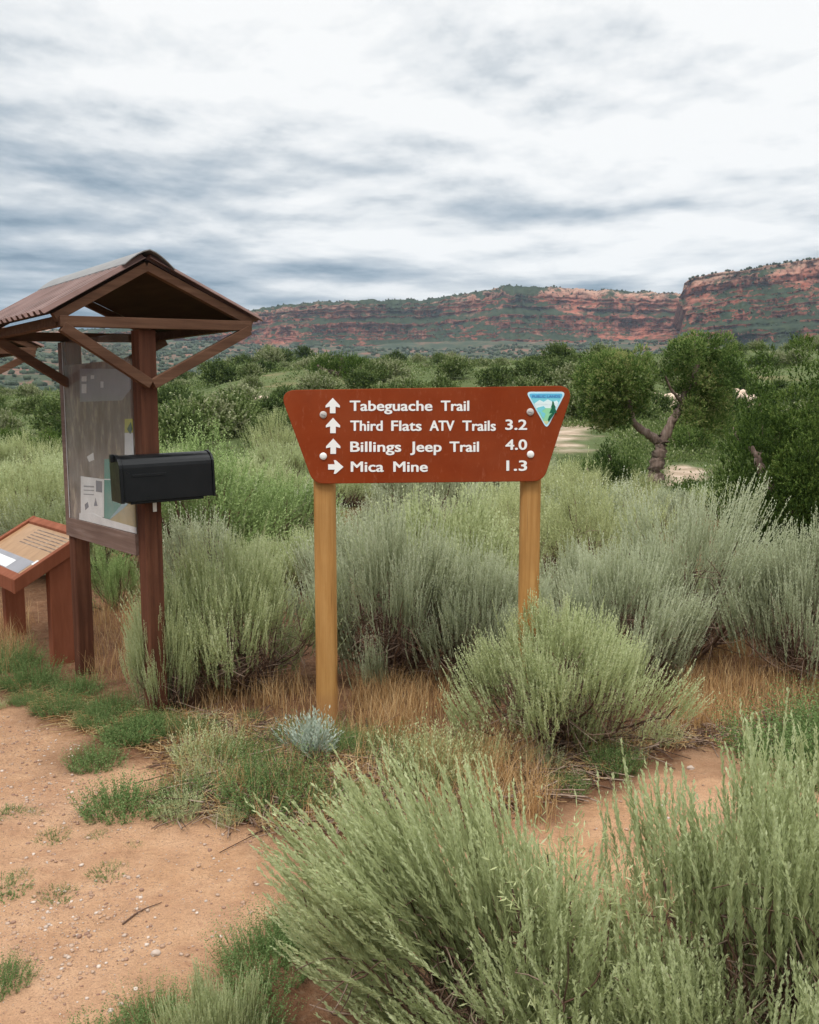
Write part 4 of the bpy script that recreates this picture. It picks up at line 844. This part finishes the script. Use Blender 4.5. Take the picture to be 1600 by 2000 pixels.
# ------------------------------------------------------------------ information kiosk
KU = Vector((-.656, .755, 0)).normalized(); KV = Vector((.755, .656, 0)).normalized(); KA = math.atan2(KV.y, KV.x)
K0 = gnd(306, 1400)
LEN = .90; PW = .082; ZE = 1.828; ZP = 2.055; WD_ = .49; WL = {-1: .40, 1: .52}; ZS = {-1: 1.812, 1: 1.848}; Y0 = -.07; Y1 = 1.02
def kiosk(loc_, label, panel=True, grp='trailhead kiosks'):
    rt = empty('information_kiosk', loc_, KA, label, 'kiosk', grp); h = PW / 2
    for y in (0, LEN): MB().box((-h, y - h, -.15), (h, y + h, ZE - .022)).build('post', M['kiosk_wood'], rt, .004)
    for y in (Y0 + .02, Y1 - .02):                                  # rafters and ties of the two gables
        for s in (-1, 1): MB().beam((s * (WL[s] + .01), y, ZS[s] + .018), (s * .0, y, ZP + .024), .034, .038).build('rafter', M['kiosk_wood_x'], rt, .002)
    for y in (Y0 + .004, LEN + .02): MB().beam((-WL[-1] + .005, y, ZS[-1] + .003), (WL[1] - .005, y, ZS[1] + .003), .032, .046).build('tie_beam', M['kiosk_wood_x'], rt, .002)
    for s in (-1, 1): MB().box((s * (WL[s] - .028) - .018, Y0 + .06, ZS[s] - .012), (s * (WL[s] - .028) + .018, Y1 - .04, ZS[s] + .030)).build('eave_beam', M['kiosk_wood_x'], rt, .002)
    for y in (Y0 + .004, LEN - h - .018):
        for s in (-1, 1): MB().beam((s * .006, y, ZE - .265), (s * (WL[s] - .015), y - .001, ZS[s] - .018), .036, .044).build('brace', M['kiosk_wood_x'], rt, .002)
    # boards under the metal and the corrugated sheets
    for s in (-1, 1):
        sl = math.atan2(ZP - ZS[s], WL[s])
        n_ = Vector((s * math.sin(sl), 0, math.cos(sl))); a = Vector((s * (WL[s] + .015), 0, ZS[s] + .035)); b_ = Vector((0, 0, ZP + .042)); m = MB()
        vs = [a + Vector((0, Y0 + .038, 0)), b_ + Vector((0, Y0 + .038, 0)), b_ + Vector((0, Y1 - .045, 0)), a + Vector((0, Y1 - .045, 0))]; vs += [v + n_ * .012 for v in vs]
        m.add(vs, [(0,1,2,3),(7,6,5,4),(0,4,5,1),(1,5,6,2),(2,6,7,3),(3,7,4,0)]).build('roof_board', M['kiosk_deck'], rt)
        k = 150; m = MB(); vs = []; fs = []; a2 = Vector((s * (WL[s] + .05), 0, ZS[s] + .035 - .02)) ; b2 = Vector((s * .004, 0, ZP + .044))
        for i in range(k + 1):
            y = Y0 - .015 + (Y1 - Y0 + .03) * i / k; ph = (i % 10) / 10; hgt = .016 + (.017 if .25 < ph < .65 else 0)
            for e in (a2, b2):
                for q in (hgt, hgt + .003): vs.append(e + Vector((0, y, 0)) + n_ * q)
        for i in range(k):
            p = i * 4; q = p + 4; fs += [(p+1, p+3, q+3, q+1), (p, q, q+2, p+2), (p, p+1, q+1, q), (p+2, q+2, q+3, p+3)]
        fs += [(0, 2, 3, 1), (k*4, k*4+1, k*4+3, k*4+2)]
        m.add(vs, fs).build('roof_sheet', M['roof'], rt)
    m = MB(); k = 8; vs = []; fs = []                              # rounded ridge cap
    for y in (Y0 - .03, Y1 + .0):
        for r in (.0, .005):
            for i in range(k + 1):
                a = -1 + 2 * i / k; xx = a * .115; zz_ = ZP + .088 + r - abs(a) ** 1.5 * .072; vs.append((xx, y, zz_))
    q = k + 1
    for i in range(k): fs += [(i, i+1, 2*q+i+1, 2*q+i), (q+i, 3*q+i, 3*q+i+1, q+i+1), (i, q+i, q+i+1, i+1), (2*q+i, 2*q+i+1, 3*q+i+1, 3*q+i)]
    fs += [(0, 2*q, 3*q, q), (k, q+k, 3*q+k, 2*q+k)]
    m.add(vs, fs).build('ridge_cap', M['ridge'], rt, smooth=False)
    if panel:
        P0 = Vector(loc_) + KV * (-h); y0 = h + .002; y1 = LEN + h - .004
        def L2(px, py): v = hitplane(px, py, P0, KV) - Vector(loc_); return v.dot(KU), v.z
        zb, zt = .775, 1.80; fw = .05
        X0 = -h - .002
        # frame
        MB().box((X0 - .012, y1 - .05, zb + .001), (X0 + .016, y1, zt)).build('panel_frame', M['frame_grey'], rt, .002)
        MB().box((X0 - .012, y0, zb), (X0 + .016, y1 - .0505, zb + .10)).build('panel_frame', M['frame_grey'], rt, .002)
        ztop = 1.68
        bk = MB().box((X0 - .002, y0, zb + .101), (X0 + .010, y1 - .051, ztop)).build('notice_board', M['map_brown'], rt)  # the board's brown also paints the hill reflected in the pane
        def sheet(name, pts, mt, d, raw=False):
            q = pts if raw else [L2(a, b_) for a, b_ in pts]; q = [(min(max(a, y0 + .002), y1 - .052), min(max(b_, zb + .103), ztop - .002)) for a, b_ in q]
            m = MB(); m.prism(q, X0 - .0025, X0 - .0025 - d, lambda a, b_, t: (t, a, b_)); return m.build(name, M[mt], bk)
        sheet('poster', [(158, 720), (268, 720), (268, 758), (240, 782), (158, 785)], 'map_grey', .001)  # grey sheet paints the sky's reflection, its lower edge the mirrored hill line
        sheet('poster', [(160, 930), (205, 936), (205, 1010), (160, 1003)], 'paper', .0015)
        sheet('poster_print', [(190, 938), (202, 940), (202, 962), (190, 960)], 'ink', .0025)
        for k_, (a, b_) in enumerate([(948, 951), (956, 958), (964, 966)]): sheet('poster_print', [(166, a), (186, a + 1), (186, b_ + 1), (166, b_)], 'map_grey', .0025)
        sheet('poster_print', [(168, 985), (174, 980), (176, 990), (169, 996)], 'ink', .0025); sheet('poster_print', [(189, 972), (193, 988), (186, 988)], 'ink', .0025)
        sheet('poster', [(206, 897), (245, 893), (245, 1018), (206, 1012)], 'poster_green', .0015)
        sheet('poster_line', [(206, 935), (245, 936), (245, 938), (206, 937)], 'paper', .0022)
        sheet('poster', [(246, 818), (266, 818), (266, 845), (246, 845)], 'poster_yellow', .0015)
        sheet('poster_print', [(258, 824), (263, 838), (257, 848), (251, 838)], 'emblem_green', .0025)
        sheet('poster', [(246, 845.5), (266, 845.5), (266, 890), (246, 888)], 'paper', .0015)
        sheet('poster', [(216, 1016), (270, 975), (270, 1030), (240, 1024)], 'map_tan', .003)
        sheet('poster', [(216, 1014), (246, 978), (262, 975), (235, 1001)], 'map_blue', .0026)
        sheet('poster_strip', [(158, 1002), (185, 1003), (205, 1012), (270, 1030), (270, 1042), (158, 1022)], 'paper', .0035)
        sheet('poster_print', [(172, 892), (184, 884), (186, 898), (176, 902)], 'paper', .0015)
        for a, b_, c_, d_ in ((162, 735, 171, 745), (162, 750, 171, 768), (199, 745, 204, 757), (180, 733, 186, 740)): sheet('poster_print', [(a, b_), (c_, b_), (c_, d_), (a, d_)], 'paper', .0022)
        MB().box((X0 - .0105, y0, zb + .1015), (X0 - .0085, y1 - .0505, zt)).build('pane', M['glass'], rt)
        MB().box((X0 - .0112, y1 - .062, zb + .1015), (X0 - .0107, y1 - .056, zt)).build('pane_edge', M['paper'], rt)
        p = atY(297, 988, loc_[1] - .04); v = p - Vector(loc_); yy = -h - .002
        xq = -.002; MB().box((xq, yy - .0015, v.z - .028), (xq + .018, yy, v.z + .030)).build('tag_plate', M['white_bolt'], rt)
    return rt
kiosk((K0.x, K0.y, 0), 'brown wooden trailhead kiosk with corrugated gable roof and a glazed notice panel, nearest the sign')
# second kiosk behind: its right eave corner shows at the left frame edge
k2 = atY(78, 694, 6.5) - KV * (WL[1] + .03) - KU * 0
kiosk((k2.x - .02, k2.y, k2.z - ZE + .005), 'second roofed kiosk farther back, only one eave corner visible at the left frame edge', False)

# mailbox in front of the kiosk post
MA = math.radians(33); mp = atY(322, 972, 3.98)
mb = empty('mailbox', mp, 0, 'black metal mailbox with rounded top fixed to the front of the kiosk post', 'mailbox'); mb.rotation_euler = (0, -math.radians(1.6), MA)
Lm, Wm, Hm = .425, .150, .205
def arch(w_, h_, k=12, z0=0.):
    r = w_ / 2; p = [(-r, z0), (r, z0)]
    for i in range(k + 1): a = math.pi * i / k; p.append((r * math.cos(a), z0 + h_ - r * .72 + r * .72 * math.sin(a)))
    return p
def am(name, pts, x0, x1, mt, parent, bevel=.002):
    m = MB(); m.prism(pts, x0, x1, lambda a, b_, t: (t, a, b_)); return m.build(name, M[mt], parent, bevel)
am('body', arch(Wm, Hm), -Lm / 2 + .012, Lm / 2 - .008, 'black', mb)
dr = am('door', arch(Wm + .012, Hm + .008, z0=-.004), -Lm / 2 - .006, -Lm / 2 + .0115, 'black', mb, .003)
MB().box((-Lm/2 - .022, -.012, Hm * .86), (-Lm/2 - .0065, .012, Hm + .006)).build('latch', M['black'], dr, .002)
am('rear_rim', arch(Wm + .010, Hm + .007, z0=-.003), Lm / 2 - .0075, Lm / 2 + .003, 'black', mb, .002)
MB().box((-Lm/2 + .05, -Wm/2 - .004, .11), (-Lm/2 + .20, -Wm/2 - .0005, .122)).build('flag_arm', M['black'], mb, .001)
MB().box((-Lm/2 + .04, -Wm/2 + .01, -.012), (Lm/2 - .05, Wm/2 - .01, -.0005)).build('mounting_shelf', M['black'], mb, .002)

# slanted reading panel left of the kiosk
l1 = gnd(122, 1293); l2 = l1 + KU * .86
pr = empty('slanted_information_panel', (l1.x, l1.y, 0), KA, 'low rust-brown slanted reading panel on two wide legs left of the kiosk', 'information panel')
z1 = .635; sl = .56
def sp(x, y, dz): return (x, y, z1 + x * sl + dz)
for y in (0, .86): 
    m = MB(); a, b_, t = .06, .035, .0
    m.add([(-a, y-b_, -.1), (a, y-b_, -.1), (a, y+b_, -.1), (-a, y+b_, -.1), (-a, y-b_, z1 - a*sl - .012), (a, y-b_, z1 + a*sl - .012), (a, y+b_, z1 + a*sl - .012), (-a, y+b_, z1 - a*sl - .012)],
          [(3,2,1,0),(4,5,6,7),(0,1,5,4),(1,2,6,5),(2,3,7,6),(3,0,4,7)]).build('leg', M['rust_brown'], pr, .004)
def slab(x0, x1, y0, y1, d0, d1, name, mt, par=pr, bv=.003):
    m = MB(); m.add([sp(x0,y0,d0), sp(x1,y0,d0), sp(x1,y1,d0), sp(x0,y1,d0), sp(x0,y0,d1), sp(x1,y0,d1), sp(x1,y1,d1), sp(x0,y1,d1)], [(3,2,1,0),(4,5,6,7),(0,1,5,4),(1,2,6,5),(2,3,7,6),(3,0,4,7)]); return m.build(name, M[mt], par, bv)
A0, A1, B0, B1 = -.255, .165, -.05, .91
slab(A0, A1, B0, B0 + .045, -.05, .03, 'frame', 'rust_brown'); slab(A0, A1, B1 - .045, B1, -.05, .03, 'frame', 'rust_brown')
slab(A0, A0 + .045, B0 + .0455, B1 - .0455, -.048, .028, 'frame', 'rust_brown'); slab(A1 - .045, A1, B0 + .0455, B1 - .0455, -.048, .028, 'frame', 'rust_brown')
pp = slab(A0 + .0455, A1 - .0455, B0 + .0455, B1 - .0455, .0, .012, 'display_panel', 'tan_panel', bv=0)
slab(A0 + .047, A0 + .15, B0 + .12, B1 - .06, .0125, .0135, 'faded_print', 'map_grey', pp, 0); slab(A0 + .06, A0 + .12, B0 + .35, B1 - .2, .0138, .0145, 'faded_print', 'paper', pp, 0)
slab(A0 + .13, A0 + .165, B0 + .06, B0 + .12, .0125, .0136, 'sticker', 'paper', pp, 0)
for i in range(6): slab(A1 - .075 - i * .022, A1 - .069 - i * .022, B0 + .10, B1 - .3, .0125, .0133, 'print_line', 'map_brown', pp, 0)

# ------------------------------------------------------------------ haze
def haze():
    m = bpy.data.materials.new('thin_haze'); m.use_nodes = True; t = m.node_tree; t.nodes.clear(); o = t.nodes.new('ShaderNodeOutputMaterial'); v = t.nodes.new('ShaderNodeVolumePrincipled')
    v.inputs['Color'].default_value = (.72, .85, 1, 1); v.inputs['Density'].default_value = .00009; v.inputs['Anisotropy'].default_value = .3; t.links.new(v.outputs[0], o.inputs['Volume'])
    h = MB().box((-3200, -60, -40), (3200, 2600, 420)).build('haze', m); tag(h, kind='stuff'); return h
haze()
